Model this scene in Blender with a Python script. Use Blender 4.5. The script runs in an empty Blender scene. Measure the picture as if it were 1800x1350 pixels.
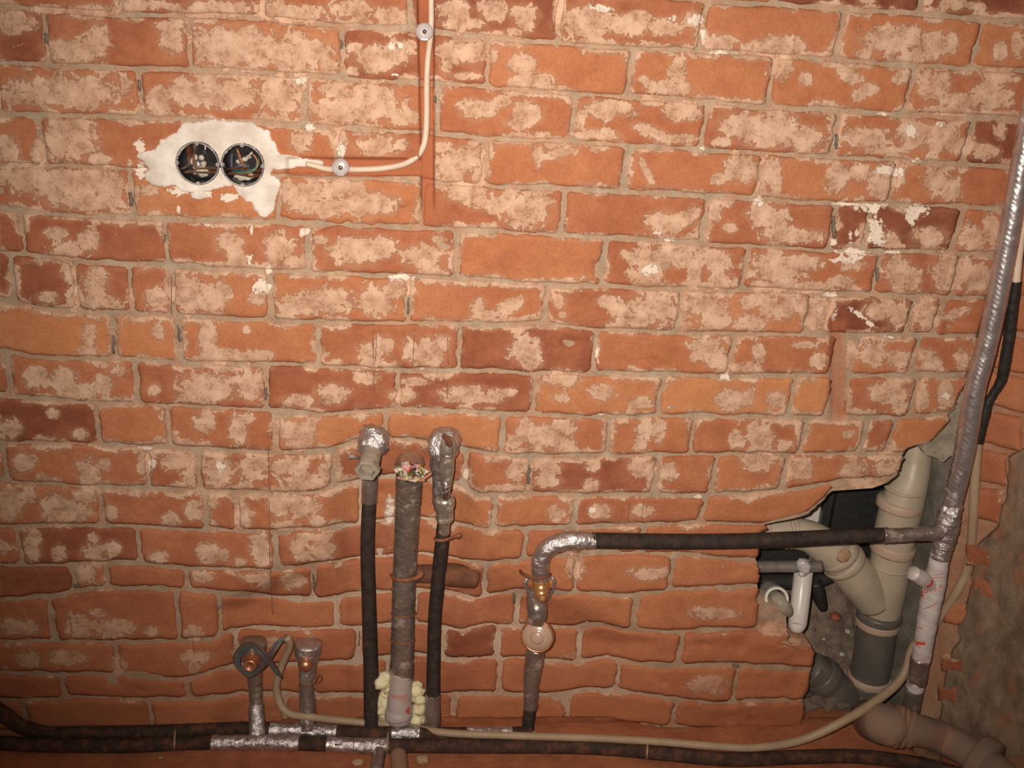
import bpy, math, random
import numpy as np
from mathutils import Vector, Matrix

# ------------------------------------------------------------------ camera
scene = bpy.context.scene
FPX = 1750.0                                   # focal length in pixels of the 1800x1350 frame
CAM = np.array([0.0, -1.764, 1.462])
PSI, THE, RHO = math.radians(6.91), math.radians(20.18), math.radians(3.91)
FWD = np.array([math.sin(PSI)*math.cos(THE), math.cos(PSI)*math.cos(THE), -math.sin(THE)])
_r0 = np.array([math.cos(PSI), -math.sin(PSI), 0.0])
_u0 = np.cross(_r0, FWD)
RGT = math.cos(RHO)*_r0 + math.sin(RHO)*_u0
UPV = -math.sin(RHO)*_r0 + math.cos(RHO)*_u0
cd = bpy.data.cameras.new('camera')
cam = bpy.data.objects.new('camera', cd)
scene.collection.objects.link(cam)
cd.sensor_width = 36.0
cd.lens = FPX/1800.0*36.0
cd.clip_start = 0.02
cam.matrix_world = Matrix(((RGT[0], UPV[0], -FWD[0], CAM[0]), (RGT[1], UPV[1], -FWD[1], CAM[1]),
                           (RGT[2], UPV[2], -FWD[2], CAM[2]), (0, 0, 0, 1)))
scene.camera = cam

# ------------------------------------------------------------------ light: dim room + the flash of the camera
world = bpy.data.worlds.new('world'); scene.world = world
world.use_nodes = True
bg = world.node_tree.nodes['Background']
bg.inputs[0].default_value = (1.0, 0.80, 0.62, 1)
bg.inputs[1].default_value = 0.10
ld = bpy.data.lights.new('camera_flash', 'SPOT')
ld.energy = 188
ld.color = (1.0, 0.905, 0.80)
ld.spot_size = math.radians(86)
ld.spot_blend = 1.0
ld.shadow_soft_size = 0.008
flash = bpy.data.objects.new('camera_flash', ld)
scene.collection.objects.link(flash)
_fp = CAM - 0.055*RGT + 0.045*UPV
_fd = Vector(FWD*1.0 + UPV*0.11 + RGT*0.09)
flash.location = Vector(_fp)
flash.rotation_euler = _fd.to_track_quat('-Z', 'Y').to_euler()

vs = scene.view_settings
vs.view_transform = 'Standard'
vs.look = 'None'
vs.gamma = 1.0
vs.exposure = 0.0
vs.use_curve_mapping = False

# ------------------------------------------------------------------ maths helpers
def ray(px, py):
    px = np.asarray(px, float); py = np.asarray(py, float)
    return (FPX*FWD)[None, :] + (px.reshape(-1, 1)-900)*RGT[None, :] - (py.reshape(-1, 1)-675)*UPV[None, :]

def W(px, py, d):
    """points at depth d behind the plane of the brick wall (y = d)"""
    r = ray(px, py)
    t = (np.asarray(d, float).reshape(-1)-CAM[1])/r[:, 1]
    return CAM[None, :] + r*t[:, None]

def w1(px, py, d):
    return W([px], [py], [d])[0]

def WZ(px, py, z):
    r = ray([px], [py])[0]
    return CAM + r*((z-CAM[2])/r[2])

def mpp(p):
    return float(np.dot(np.asarray(p)-CAM, FWD))/FPX

def sstep(x):
    x = np.clip(x, 0, 1)
    return x*x*(3-2*x)

def _hash(i, j, k):
    h = np.sin(i*127.1+j*311.7+k*74.7)*43758.5453
    return h-np.floor(h)

def noise(x, y, z=0.0):
    x = np.asarray(x, float); y = np.asarray(y, float); z = np.asarray(z, float)+0*x
    xi, yi, zi = np.floor(x), np.floor(y), np.floor(z)
    fx, fy, fz = x-xi, y-yi, z-zi
    fx, fy, fz = fx*fx*(3-2*fx), fy*fy*(3-2*fy), fz*fz*(3-2*fz)
    def c(a, b, cc): return _hash(xi+a, yi+b, zi+cc)
    x00 = c(0, 0, 0)*(1-fx)+c(1, 0, 0)*fx
    x10 = c(0, 1, 0)*(1-fx)+c(1, 1, 0)*fx
    x01 = c(0, 0, 1)*(1-fx)+c(1, 0, 1)*fx
    x11 = c(0, 1, 1)*(1-fx)+c(1, 1, 1)*fx
    return ((x00*(1-fy)+x10*fy)*(1-fz)+(x01*(1-fy)+x11*fy)*fz)*2-1

def fbm(x, y, z=0.0, o=4, g=0.5):
    s = 0; a = 1.0; n = 0
    for i in range(o):
        s = s + a*noise(np.asarray(x)*2**i+17*i, np.asarray(y)*2**i-9*i, np.asarray(z)*2**i)
        n += a; a *= g
    return s/n

rng = random.Random(7)

# ------------------------------------------------------------------ object helpers
WL = {}
def link(name, verts, faces, mat, parent=None, smooth=True, attr=None, uv=None):
    verts = np.asarray(verts, float)
    c = (verts.min(0)+verts.max(0))/2
    me = bpy.data.meshes.new(name)
    me.from_pydata((verts-c).tolist(), [], faces)
    if smooth:
        me.polygons.foreach_set('use_smooth', [True]*len(me.polygons))
    if attr is not None:
        at = me.color_attributes.new('wear', 'FLOAT_COLOR', 'POINT')
        at.data.foreach_set('color', np.asarray(attr, np.float32).reshape(-1))
    me.materials.append(mat)
    me.update()
    o = bpy.data.objects.new(name, me)
    scene.collection.objects.link(o)
    WL[o.name] = c
    if parent is not None:
        o.parent = parent
        o.location = Vector(c-WL[parent.name])
    else:
        o.location = Vector(c)
    return o

def tag(o, label, cat, group=None):
    o['label'] = label; o['category'] = cat
    if group: o['group'] = group
    return o

def struct(o, label=None, cat=None):
    o['kind'] = 'structure'
    if label: o['label'] = label
    if cat: o['category'] = cat
    return o

def thing(name, label, cat, loc, group=None):
    o = bpy.data.objects.new(name, None)
    o.empty_display_size = 0.03
    scene.collection.objects.link(o)
    o.location = Vector(loc); WL[o.name] = np.asarray(loc, float)
    return tag(o, label, cat, group)

class MB:
    def __init__(s): s.v = []; s.f = []
    def add(s, v, f):
        n = len(s.v); s.v += [list(map(float, p)) for p in v]; s.f += [[i+n for i in q] for q in f]
        return s

def catmull(P, ds):
    P = np.asarray(P, float)
    if len(P) == 2:
        n = max(2, int(np.linalg.norm(P[1, :3]-P[0, :3])/ds)+1)
        t = np.linspace(0, 1, n)[:, None]
        return P[0]*(1-t)+P[1]*t
    Q = np.vstack([2*P[0]-P[1], P, 2*P[-1]-P[-2]])
    out = []
    for i in range(1, len(Q)-2):
        p0, p1, p2, p3 = Q[i-1], Q[i], Q[i+1], Q[i+2]
        n = max(1, int(np.linalg.norm(p2[:3]-p1[:3])/ds))
        for k in range(n):
            t = k/n
            q = 0.5*((2*p1)+(-p0+p2)*t+(2*p0-5*p1+4*p2-p3)*t*t+(-p0+3*p1-3*p2+p3)*t**3)
            if P.shape[1] > 3: q[3] = p1[3]*(1-t)+p2[3]*t
            out.append(q)
    out.append(Q[-2])
    return np.array(out)

class Tube:
    """sweep of a circle along points (x,y,z,r); rad(s, ang, r) may change the radius"""
    def __init__(self, P, ds=0.006, seg=20, rad=None, caps=True, ref=None):
        C = catmull(P, ds)
        self.C = C[:, :3]; self.R = C[:, 3]
        T = np.gradient(self.C, axis=0); T /= np.linalg.norm(T, axis=1)[:, None]+1e-12
        if ref is None:
            ref = CAM[None, :]-self.C
        else:
            ref = np.asarray(ref, float)[None, :]+0*self.C
        N = ref-(ref*T).sum(1)[:, None]*T
        N /= np.linalg.norm(N, axis=1)[:, None]+1e-12
        B = np.cross(T, N)
        self.T, self.N, self.B = T, N, B
        self.S = np.concatenate([[0], np.cumsum(np.linalg.norm(np.diff(self.C, axis=0), axis=1))])
        self.L = self.S[-1]
        A = np.arange(seg)*2*math.pi/seg
        SS, AA = np.meshgrid(self.S, A, indexing='ij')
        RR = self.R[:, None]+0*AA
        if rad is not None: RR = rad(SS, AA, RR)
        V = self.C[:, None, :]+RR[:, :, None]*(np.cos(AA)[:, :, None]*N[:, None, :]+np.sin(AA)[:, :, None]*B[:, None, :])
        n = len(self.S)
        self.v = V.reshape(-1, 3).tolist()
        self.f = [[i*seg+j, i*seg+(j+1) % seg, (i+1)*seg+(j+1) % seg, (i+1)*seg+j] for i in range(n-1) for j in range(seg)]
        if caps:
            self.v.append(self.C[0].tolist()); self.v.append(self.C[-1].tolist())
            a, b = len(self.v)-2, len(self.v)-1
            self.f += [[a, (j+1) % seg, j] for j in range(seg)]
            self.f += [[b, (n-1)*seg+j, (n-1)*seg+(j+1) % seg] for j in range(seg)]
    def at(self, s, ang, off=0.0):
        i = lambda M: np.array([np.interp(s, self.S, M[:, k]) for k in range(3)])
        r = np.interp(s, self.S, self.R)+off
        return i(self.C)+r*(math.cos(ang)*i(self.N)+math.sin(ang)*i(self.B))
    def ribbon(self, pts, w, off=0.0012):
        """thin strip on the surface: pts = (s, ang) in metres / radians, w = width in metres"""
        v = []; f = []
        P = []
        for (s0, a0), (s1, a1) in zip(pts, pts[1:]):
            for k in range(4): P.append((s0+(s1-s0)*k/4, a0+(a1-a0)*k/4))
        P.append(pts[-1])
        Q = [self.at(s, a, off) for s, a in P]
        for k, (s, a) in enumerate(P):
            s2, a2 = P[min(k+1, len(P)-1)]; s1, a1 = P[max(k-1, 0)]
            r = np.interp(s, self.S, self.R)
            ts, ta = s2-s1, (a2-a1)*r
            l = math.hypot(ts, ta)+1e-9
            os_, oa = -ta/l*w/2, ts/l*w/2/r
            v += [self.at(s+os_, a+oa, off), self.at(s-os_, a-oa, off)]
        f = [[2*k, 2*k+1, 2*k+3, 2*k+2] for k in range(len(P)-1)]
        return v, f

def lathe(prof, org, axis, seg=28, ref=(0, 0, 1), rot=0.0):
    """prof: (r, h) pairs, h measured along axis from org"""
    a = np.asarray(axis, float); a /= np.linalg.norm(a)
    r = np.asarray(ref, float); r = r-np.dot(r, a)*a
    if np.linalg.norm(r) < 1e-3: r = np.array([1., 0, 0])-a[0]*a
    r /= np.linalg.norm(r); b = np.cross(a, r)
    v = []
    for (R, h) in prof:
        for j in range(seg):
            t = 2*math.pi*j/seg+rot
            v.append(np.asarray(org)+a*h+R*(math.cos(t)*r+math.sin(t)*b))
    f = [[i*seg+j, i*seg+(j+1) % seg, (i+1)*seg+(j+1) % seg, (i+1)*seg+j] for i in range(len(prof)-1) for j in range(seg)]
    return v, f

def ico(sub=2):
    import bmesh
    bm = bmesh.new(); bmesh.ops.create_icosphere(bm, subdivisions=sub, radius=1.0)
    v = np.array([p.co[:] for p in bm.verts]); f = [[q.index for q in fa.verts] for fa in bm.faces]
    bm.free(); return v, f
_ICO = {}
def blob(c, rad, amp=0.25, freq=2.0, sub=3, seed=0.0):
    if sub not in _ICO: _ICO[sub] = ico(sub)
    v, f = _ICO[sub]
    n = fbm(v[:, 0]*freq+seed, v[:, 1]*freq+seed*1.7, v[:, 2]*freq-seed, 4)
    return np.asarray(c)+v*(1+amp*n)[:, None]*np.asarray(rad), f

def box(c, hx, hy, hz, ax=None):
    ax = np.eye(3) if ax is None else np.asarray(ax)
    v = [np.asarray(c)+sx*hx*ax[0]+sy*hy*ax[1]+sz*hz*ax[2] for sx in (-1, 1) for sy in (-1, 1) for sz in (-1, 1)]
    f = [[0, 1, 3, 2], [4, 6, 7, 5], [0, 4, 5, 1], [2, 3, 7, 6], [0, 2, 6, 4], [1, 5, 7, 3]]
    return v, f

# ------------------------------------------------------------------ materials
def ntree(name):
    m = bpy.data.materials.new(name); m.use_nodes = True
    nt = m.node_tree
    return m, nt, nt.nodes['Principled BSDF']

def N(nt, kind, **kw):
    n = nt.nodes.new(kind)
    for k, v in kw.items():
        if k in n.inputs: n.inputs[k].default_value = v
        else: setattr(n, k, v)
    return n

def mixc(nt, fac, a, b, mode='MIX'):
    n = nt.nodes.new('ShaderNodeMix'); n.data_type = 'RGBA'; n.blend_type = mode
    for s, v in ((n.inputs['Factor'], fac), (n.inputs[6], a), (n.inputs[7], b)):
        if hasattr(v, 'links'): nt.links.new(v, s)
        elif isinstance(v, (int, float)): s.default_value = v
        else: s.default_value = (*v, 1)
    return n.outputs[2]

def math_(nt, op, a, b=None, c=None, clamp=False):
    n = nt.nodes.new('ShaderNodeMath'); n.operation = op; n.use_clamp = clamp
    for i, v in enumerate((a, b, c)):
        if v is None: continue
        if hasattr(v, 'links'): nt.links.new(v, n.inputs[i])
        else: n.inputs[i].default_value = v
    return n.outputs[0]

def mrange(nt, v, a, b, c=0.0, d=1.0):
    n = nt.nodes.new('ShaderNodeMapRange'); n.interpolation_type = 'SMOOTHSTEP'
    nt.links.new(v, n.inputs[0])
    for i, q in enumerate((a, b, c, d)): n.inputs[i+1].default_value = q
    return n.outputs[0]

def tnoise(nt, co, scale, detail=5, rough=0.55, dist=0.0):
    n = N(nt, 'ShaderNodeTexNoise', Scale=scale, Detail=detail, Roughness=rough, Distortion=dist)
    nt.links.new(co, n.inputs['Vector'])
    return n.outputs['Fac']

def bump(nt, h, strength, dist, bs):
    b = N(nt, 'ShaderNodeBump', Strength=strength, Distance=dist)
    nt.links.new(h, b.inputs['Height']); nt.links.new(b.outputs['Normal'], bs.inputs['Normal'])
    return b

FILM = (0.58, 0.365, 0.235)
def masonry(name, kind):
    """brick or mortar; remains of old render (wear.r), white lime (wear.g), tint of the brick (wear.b), red dust (wear.a)"""
    m, nt, bs = ntree(name)
    geo = N(nt, 'ShaderNodeNewGeometry'); pos = geo.outputs['Position']
    at = N(nt, 'ShaderNodeAttribute', attribute_name='wear')
    sp = nt.nodes.new('ShaderNodeSeparateColor'); nt.links.new(at.outputs['Color'], sp.inputs[0])
    film, white, tint, dust = sp.outputs[0], sp.outputs[1], sp.outputs[2], at.outputs['Alpha']
    big = tnoise(nt, pos, 9, 4, 0.6)
    mid = tnoise(nt, pos, 34, 8, 0.62)
    rag = tnoise(nt, pos, 42, 10, 0.68, 0.9)
    fine = tnoise(nt, pos, 190, 6, 0.65)
    grit = tnoise(nt, pos, 700, 3, 0.7)
    if kind == 'brick':
        cr = nt.nodes.new('ShaderNodeValToRGB')
        e = cr.color_ramp.elements
        e[0].position = 0.0; e[0].color = (0.17, 0.048, 0.027, 1)
        e[1].position = 1.0; e[1].color = (0.57, 0.235, 0.098, 1)
        k = e.new(0.35); k.color = (0.34, 0.108, 0.054, 1)
        k = e.new(0.62); k.color = (0.45, 0.160, 0.074, 1)
        t = math_(nt, 'ADD', tint, math_(nt, 'MULTIPLY', math_(nt, 'SUBTRACT', mid, 0.5), 0.55))
        t = math_(nt, 'ADD', t, math_(nt, 'MULTIPLY', math_(nt, 'SUBTRACT', big, 0.5), 0.5))
        nt.links.new(t, cr.inputs[0])
        base = cr.outputs[0]
        # thin milky haze of washed render
        hz = mrange(nt, math_(nt, 'ADD', math_(nt, 'MULTIPLY', big, 0.7), math_(nt, 'MULTIPLY', fine, 0.3)), 0.40, 0.75)
        base = mixc(nt, math_(nt, 'MULTIPLY', hz, 0.30), base, (0.55, 0.25, 0.14))
    else:
        g = mrange(nt, mid, 0.3, 0.72)
        base = mixc(nt, g, (0.30, 0.23, 0.155), (0.46, 0.36, 0.255))
        base = mixc(nt, tint, base, (0.60, 0.49, 0.37))
        base = mixc(nt, mrange(nt, big, 0.45, 0.7, 0, 0.35), base, (0.48, 0.29, 0.18))
        base = mixc(nt, math_(nt, 'MULTIPLY', mrange(nt, rag, 0.47, 0.60), 0.50), base, (0.50, 0.23, 0.125))
    # render film with a ragged edge
    fld = math_(nt, 'ADD', film, math_(nt, 'MULTIPLY', math_(nt, 'SUBTRACT', rag, 0.5), 1.9))
    fld = math_(nt, 'ADD', fld, math_(nt, 'MULTIPLY', math_(nt, 'SUBTRACT', fine, 0.5), 0.55))
    fm = mrange(nt, fld, 0.325, 0.385)
    pit = mrange(nt, math_(nt, 'ADD', math_(nt, 'MULTIPLY', fine, 0.75), math_(nt, 'MULTIPLY', mid, 0.35)), 0.44, 0.50)
    fm = math_(nt, 'MULTIPLY', fm, math_(nt, 'ADD', math_(nt, 'MULTIPLY', pit, 0.42), 0.58))
    fcol = mixc(nt, mrange(nt, mid, 0.35, 0.68), (0.49, 0.285, 0.18), (0.68, 0.45, 0.315))
    fcol = mixc(nt, mrange(nt, big, 0.5, 0.75, 0, 0.5), fcol, (0.64, 0.36, 0.245))
    base = mixc(nt, math_(nt, 'MULTIPLY', mrange(nt, math_(nt, 'ADD', film, math_(nt, 'MULTIPLY', math_(nt, 'SUBTRACT', mid, 0.5), 0.5)), 0.02, 0.45), 0.42), base, (0.52, 0.275, 0.165))
    base = mixc(nt, mrange(nt, fine, 0.32, 0.62, 0.22, 0.0), base, (0.20, 0.065, 0.032))
    col = mixc(nt, fm, base, fcol)
    wf = math_(nt, 'ADD', white, math_(nt, 'MULTIPLY', math_(nt, 'SUBTRACT', rag, 0.5), 2.2))
    wf = math_(nt, 'ADD', wf, math_(nt, 'MULTIPLY', math_(nt, 'SUBTRACT', fine, 0.5), 1.1))
    wm = mrange(nt, wf, 0.46, 0.54)
    col = mixc(nt, wm, col, (0.80, 0.66, 0.54))
    col = mixc(nt, math_(nt, 'MULTIPLY', dust, mrange(nt, big, 0.3, 0.7, 0.5, 0.95)), col, (0.40, 0.13, 0.058))
    col = mixc(nt, mrange(nt, grit, 0.25, 0.75, 0.0, 0.20), col, (0.16, 0.07, 0.04))
    nt.links.new(col, bs.inputs['Base Color'])
    bs.inputs['Roughness'].default_value = 0.92
    bs.inputs['Specular IOR Level'].default_value = 0.12
    h = math_(nt, 'ADD', math_(nt, 'MULTIPLY', mid, 0.6), math_(nt, 'MULTIPLY', fine, 0.35))
    h = math_(nt, 'ADD', h, math_(nt, 'MULTIPLY', fm, 0.32))
    h = math_(nt, 'ADD', h, math_(nt, 'MULTIPLY', wm, 0.2))
    bump(nt, h, 0.7, 0.004, bs)
    return m

def simple(name, col, rough=0.6, metal=0.0, col2=None, ns=40, bstr=0.0, bdist=0.001, bscale=120, dust=0.0,
           dcol=(0.40, 0.17, 0.085), spec=0.4, stretch=None, trans=0.0, coat=0.0):
    m, nt, bs = ntree(name)
    geo = N(nt, 'ShaderNodeNewGeometry'); pos = geo.outputs['Position']
    if stretch:
        vm = nt.nodes.new('ShaderNodeVectorMath'); vm.operation = 'MULTIPLY'
        nt.links.new(pos, vm.inputs[0]); vm.inputs[1].default_value = stretch; pos = vm.outputs[0]
    n1 = tnoise(nt, pos, ns, 6, 0.6)
    c = mixc(nt, mrange(nt, n1, 0.3, 0.7), col, col2 or tuple(x*0.8 for x in col))
    rg = rough; mt = metal
    if dust:
        dn = mrange(nt, tnoise(nt, pos, ns*0.6+7, 7, 0.65), 0.62-0.42*dust, 0.80-0.3*dust)
        c = mixc(nt, math_(nt, 'MULTIPLY', dn, min(1, 0.35+dust)), c, dcol)
        nt.links.new(math_(nt, 'ADD', rough, math_(nt, 'MULTIPLY', dn, max(0, 0.9-rough))), bs.inputs['Roughness'])
        nt.links.new(math_(nt, 'MULTIPLY', math_(nt, 'SUBTRACT', 1.0, dn), metal), bs.inputs['Metallic'])
    else:
        bs.inputs['Roughness'].default_value = rough
        bs.inputs['Metallic'].default_value = metal
    nt.links.new(c, bs.inputs['Base Color'])
    bs.inputs['Specular IOR Level'].default_value = spec
    if trans: bs.inputs['Transmission Weight'].default_value = trans
    if coat: bs.inputs['Coat Weight'].default_value = coat
    if bstr:
        bump(nt, tnoise(nt, pos, bscale, 6, 0.6, 0.3), bstr, bdist, bs)
    return m

M = {}
M['brick'] = masonry('brick_clay', 'brick')
M['mortar'] = masonry('lime_mortar', 'mortar')
M['white_plaster'] = simple('white_plaster', (0.74, 0.67, 0.60), 0.9, col2=(0.54, 0.45, 0.38), ns=22, bstr=0.5, bdist=0.003, bscale=70, dust=0.12, dcol=(0.5, 0.3, 0.2), spec=0.1)
M['grey_plaster'] = simple('grey_plaster', (0.36, 0.31, 0.235), 0.95, col2=(0.22, 0.185, 0.14), ns=35, bstr=0.7, bdist=0.004, bscale=60, spec=0.1)
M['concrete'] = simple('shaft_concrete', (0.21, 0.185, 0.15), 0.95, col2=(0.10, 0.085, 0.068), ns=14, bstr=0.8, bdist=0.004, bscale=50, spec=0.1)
M['render_brown'] = simple('brown_render', (0.29, 0.20, 0.135), 0.95, col2=(0.15, 0.10, 0.07), ns=26, bstr=1.0, bdist=0.006, bscale=70, dust=0.28, dcol=(0.36, 0.13, 0.062), spec=0.1, stretch=(1, 1, 0.55))
M['floor'] = simple('brick_dust_floor', (0.42, 0.15, 0.07), 0.95, col2=(0.30, 0.10, 0.05), ns=16, bstr=0.6, bdist=0.004, bscale=90, spec=0.1)
M['rubble'] = simple('rubble', (0.26, 0.19, 0.14), 0.95, col2=(0.13, 0.095, 0.075), ns=30, bstr=1.0, bdist=0.006, bscale=110, dust=0.15, dcol=(0.40, 0.30, 0.22), spec=0.1)
M['hose'] = simple('black_corrugated_foam', (0.020, 0.014, 0.012), 0.75, col2=(0.045, 0.028, 0.020), ns=60, dust=0.18, dcol=(0.13, 0.06, 0.034), spec=0.3)
M['hose_dusty'] = simple('dusty_corrugated_foam', (0.030, 0.019, 0.014), 0.8, col2=(0.055, 0.030, 0.021), ns=60, dust=0.42, dcol=(0.15, 0.058, 0.030), spec=0.25)
M['foil'] = simple('silver_tape', (0.66, 0.61, 0.60), 0.30, 0.85, col2=(0.50, 0.44, 0.43), ns=50, bstr=0.95, bdist=0.007, bscale=52, dust=0.08, dcol=(0.40, 0.24, 0.17))
M['foil_riser'] = simple('smooth_silver_tape', (0.66, 0.60, 0.59), 0.30, 0.85, col2=(0.50, 0.43, 0.42), ns=40, bstr=0.35, bdist=0.003, bscale=55, dust=0.08, dcol=(0.40, 0.24, 0.17))
M['foil_dull'] = simple('dusty_silver_tape', (0.40, 0.33, 0.285), 0.30, 0.72, col2=(0.28, 0.22, 0.185), ns=40, bstr=0.45, bdist=0.003, bscale=70, dust=0.20, dcol=(0.33, 0.19, 0.125))
M['grey_plastic'] = simple('grey_fitting_plastic', (0.34, 0.29, 0.235), 0.5, col2=(0.26, 0.21, 0.165), ns=60, dust=0.25, dcol=(0.40, 0.235, 0.15))
M['pvc'] = simple('beige_grey_pvc', (0.45, 0.37, 0.275), 0.42, col2=(0.37, 0.295, 0.215), ns=12, dust=0.16, dcol=(0.40, 0.27, 0.175))
M['pvc_ring'] = simple('pink_dusted_pvc', (0.43, 0.33, 0.25), 0.55, col2=(0.46, 0.30, 0.22), ns=30)
M['pvc_dark'] = simple('dark_grey_pvc', (0.140, 0.118, 0.100), 0.38, col2=(0.10, 0.084, 0.072), ns=14, dust=0.15, dcol=(0.22, 0.15, 0.11))
M['pvc_dust'] = simple('dust_covered_pvc', (0.20, 0.150, 0.115), 0.75, col2=(0.27, 0.165, 0.11), ns=18, dust=0.45, dcol=(0.32, 0.16, 0.095))
M['brass'] = simple('brass', (0.76, 0.40, 0.17), 0.30, 0.75, col2=(0.62, 0.30, 0.12), ns=80, dust=0.12, dcol=(0.5, 0.25, 0.12))
M['copper'] = simple('copper_brass', (0.66, 0.32, 0.16), 0.35, 0.8, col2=(0.50, 0.22, 0.11), ns=80, dust=0.2)
M['chrome'] = simple('dusty_chrome', (0.66, 0.60, 0.58), 0.16, 0.95, col2=(0.50, 0.42, 0.39), ns=70, dust=0.22, dcol=(0.42, 0.28, 0.21))
M['nickel'] = simple('worn_nickel', (0.52, 0.47, 0.40), 0.3, 0.75, col2=(0.40, 0.33, 0.26), ns=90, dust=0.25, dcol=(0.42, 0.30, 0.20))
M['white_cable'] = simple('cream_cable', (0.66, 0.52, 0.40), 0.5, col2=(0.58, 0.43, 0.32), ns=30)
M['beige_cable'] = simple('beige_cable', (0.40, 0.285, 0.18), 0.55, col2=(0.33, 0.225, 0.14), ns=20, dust=0.12, dcol=(0.40, 0.19, 0.10))
M['black_tape'] = simple('black_tape', (0.016, 0.014, 0.013), 0.42, col2=(0.03, 0.026, 0.023), ns=60, bstr=0.4, bdist=0.002, bscale=90)
M['black_plastic'] = simple('black_plastic', (0.020, 0.019, 0.022), 0.22, col2=(0.035, 0.031, 0.033), ns=60, dust=0.12, dcol=(0.22, 0.18, 0.15))
M['rim'] = simple('grey_box_rim', (0.22, 0.20, 0.18), 0.3, col2=(0.50, 0.47, 0.42), ns=160)
M['crumb'] = simple('plaster_crumb', (0.58, 0.52, 0.44), 0.9, col2=(0.36, 0.31, 0.26), ns=120, bstr=0.6, bdist=0.003, bscale=200, spec=0.1)
M['mortar_crumb'] = simple('mortar_crumb', (0.46, 0.32, 0.21), 0.95, col2=(0.36, 0.20, 0.12), ns=80, bstr=0.7, bdist=0.003, bscale=150, spec=0.1)
M['foam'] = simple('yellow_expanding_foam', (0.80, 0.72, 0.46), 0.75, col2=(0.66, 0.57, 0.34), ns=40, bstr=0.5, bdist=0.003, bscale=90)
M['film'] = simple('white_shrink_film', (0.62, 0.55, 0.52), 0.33, col2=(0.50, 0.42, 0.40), ns=30, bstr=0.35, bdist=0.002, bscale=60, dust=0.08, dcol=(0.5, 0.3, 0.24))
M['film_grey'] = simple('grey_shrink_film', (0.44, 0.37, 0.36), 0.4, col2=(0.40, 0.30, 0.27), ns=24, bstr=0.3, bdist=0.002, bscale=60, dust=0.12, dcol=(0.42, 0.24, 0.17))
M['joint_shade'] = simple('joint_shade', (0.12, 0.092, 0.070), 0.95, col2=(0.23, 0.18, 0.135), ns=150, spec=0.1)  # dark tone painted in for the shade inside open joints
M['cap'] = simple('amber_clear_cap', (0.50, 0.33, 0.235), 0.22, col2=(0.44, 0.28, 0.20), ns=30, spec=0.6, coat=0.4)
M['red_print'] = simple('red_print', (0.62, 0.075, 0.035), 0.5, col2=(0.50, 0.10, 0.06), ns=120)
M['pale_print'] = simple('faded_red_print', (0.52, 0.20, 0.17), 0.5, col2=(0.45, 0.13, 0.10), ns=120)
M['rust'] = simple('rusty_steel', (0.20, 0.075, 0.036), 0.8, 0.15, col2=(0.11, 0.042, 0.024), ns=40, bstr=0.6, bdist=0.002, bscale=140, dust=0.2, dcol=(0.30, 0.11, 0.055))
M['wire_rust'] = simple('rusty_wire', (0.30, 0.11, 0.05), 0.7, 0.2, col2=(0.20, 0.07, 0.035), ns=120)
M['clear'] = simple('clear_plastic', (0.80, 0.74, 0.74), 0.25, col2=(0.72, 0.62, 0.60), ns=60, trans=0.45, spec=0.6)
M['white_pvc'] = simple('white_plastic_tube', (0.62, 0.575, 0.52), 0.3, col2=(0.55, 0.50, 0.45), ns=14)
M['dark_pipe'] = simple('dark_grey_pipe', (0.105, 0.090, 0.080), 0.55, col2=(0.16, 0.135, 0.12), ns=40, dust=0.25, dcol=(0.24, 0.18, 0.14))
M['black_rubber'] = simple('black_rubber', (0.020, 0.018, 0.017), 0.5, col2=(0.035, 0.03, 0.027), ns=50, dust=0.1, dcol=(0.08, 0.06, 0.05))
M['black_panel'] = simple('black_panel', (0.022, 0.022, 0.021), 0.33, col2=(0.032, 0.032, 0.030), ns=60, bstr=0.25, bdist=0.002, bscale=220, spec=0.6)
M['mud'] = simple('dried_mud', (0.25, 0.125, 0.075), 0.95, col2=(0.17, 0.082, 0.05), ns=50, bstr=0.6, bdist=0.003, bscale=120, spec=0.1)
M['pencil'] = simple('pencil_graphite', (0.12, 0.065, 0.045), 0.7, col2=(0.22, 0.12, 0.08), ns=150)
for nm, c in (('teal', (0.015, 0.15, 0.185)), ('brown', (0.125, 0.065, 0.048)), ('green', (0.12, 0.15, 0.055)), ('grey', (0.10, 0.095, 0.125)),
              ('copperwire', (0.45, 0.20, 0.08)), ('white', (0.60, 0.55, 0.50)), ('violet', (0.12, 0.09, 0.13))):
    M['wire_'+nm] = simple('wire_'+nm, c, 0.45, col2=tuple(x*0.75 for x in c), ns=90)

def paper_mat():
    m, nt, bs = ntree('printed_candy_paper')
    geo = N(nt, 'ShaderNodeNewGeometry')
    vo = N(nt, 'ShaderNodeTexVoronoi', Scale=95.0); nt.links.new(geo.outputs['Position'], vo.inputs['Vector'])
    sp = nt.nodes.new('ShaderNodeSeparateColor'); nt.links.new(vo.outputs['Color'], sp.inputs[0])
    cr = nt.nodes.new('ShaderNodeValToRGB'); cr.color_ramp.interpolation = 'CONSTANT'
    e = cr.color_ramp.elements
    cols = [(0.62, 0.55, 0.38), (0.55, 0.10, 0.06), (0.70, 0.52, 0.10), (0.10, 0.055, 0.075), (0.62, 0.36, 0.34), (0.16, 0.15, 0.055), (0.70, 0.66, 0.55)]
    e[0].position = 0; e[0].color = (*cols[0], 1); e[1].position = 0.2; e[1].color = (*cols[1], 1)
    for i, c in enumerate(cols[2:]):
        k = e.new(0.36+i*0.125); k.color = (*c, 1)
    nt.links.new(sp.outputs[0], cr.inputs[0]); nt.links.new(cr.outputs[0], bs.inputs['Base Color'])
    bs.inputs['Roughness'].default_value = 0.45
    return m
M['paper'] = paper_mat()

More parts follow.
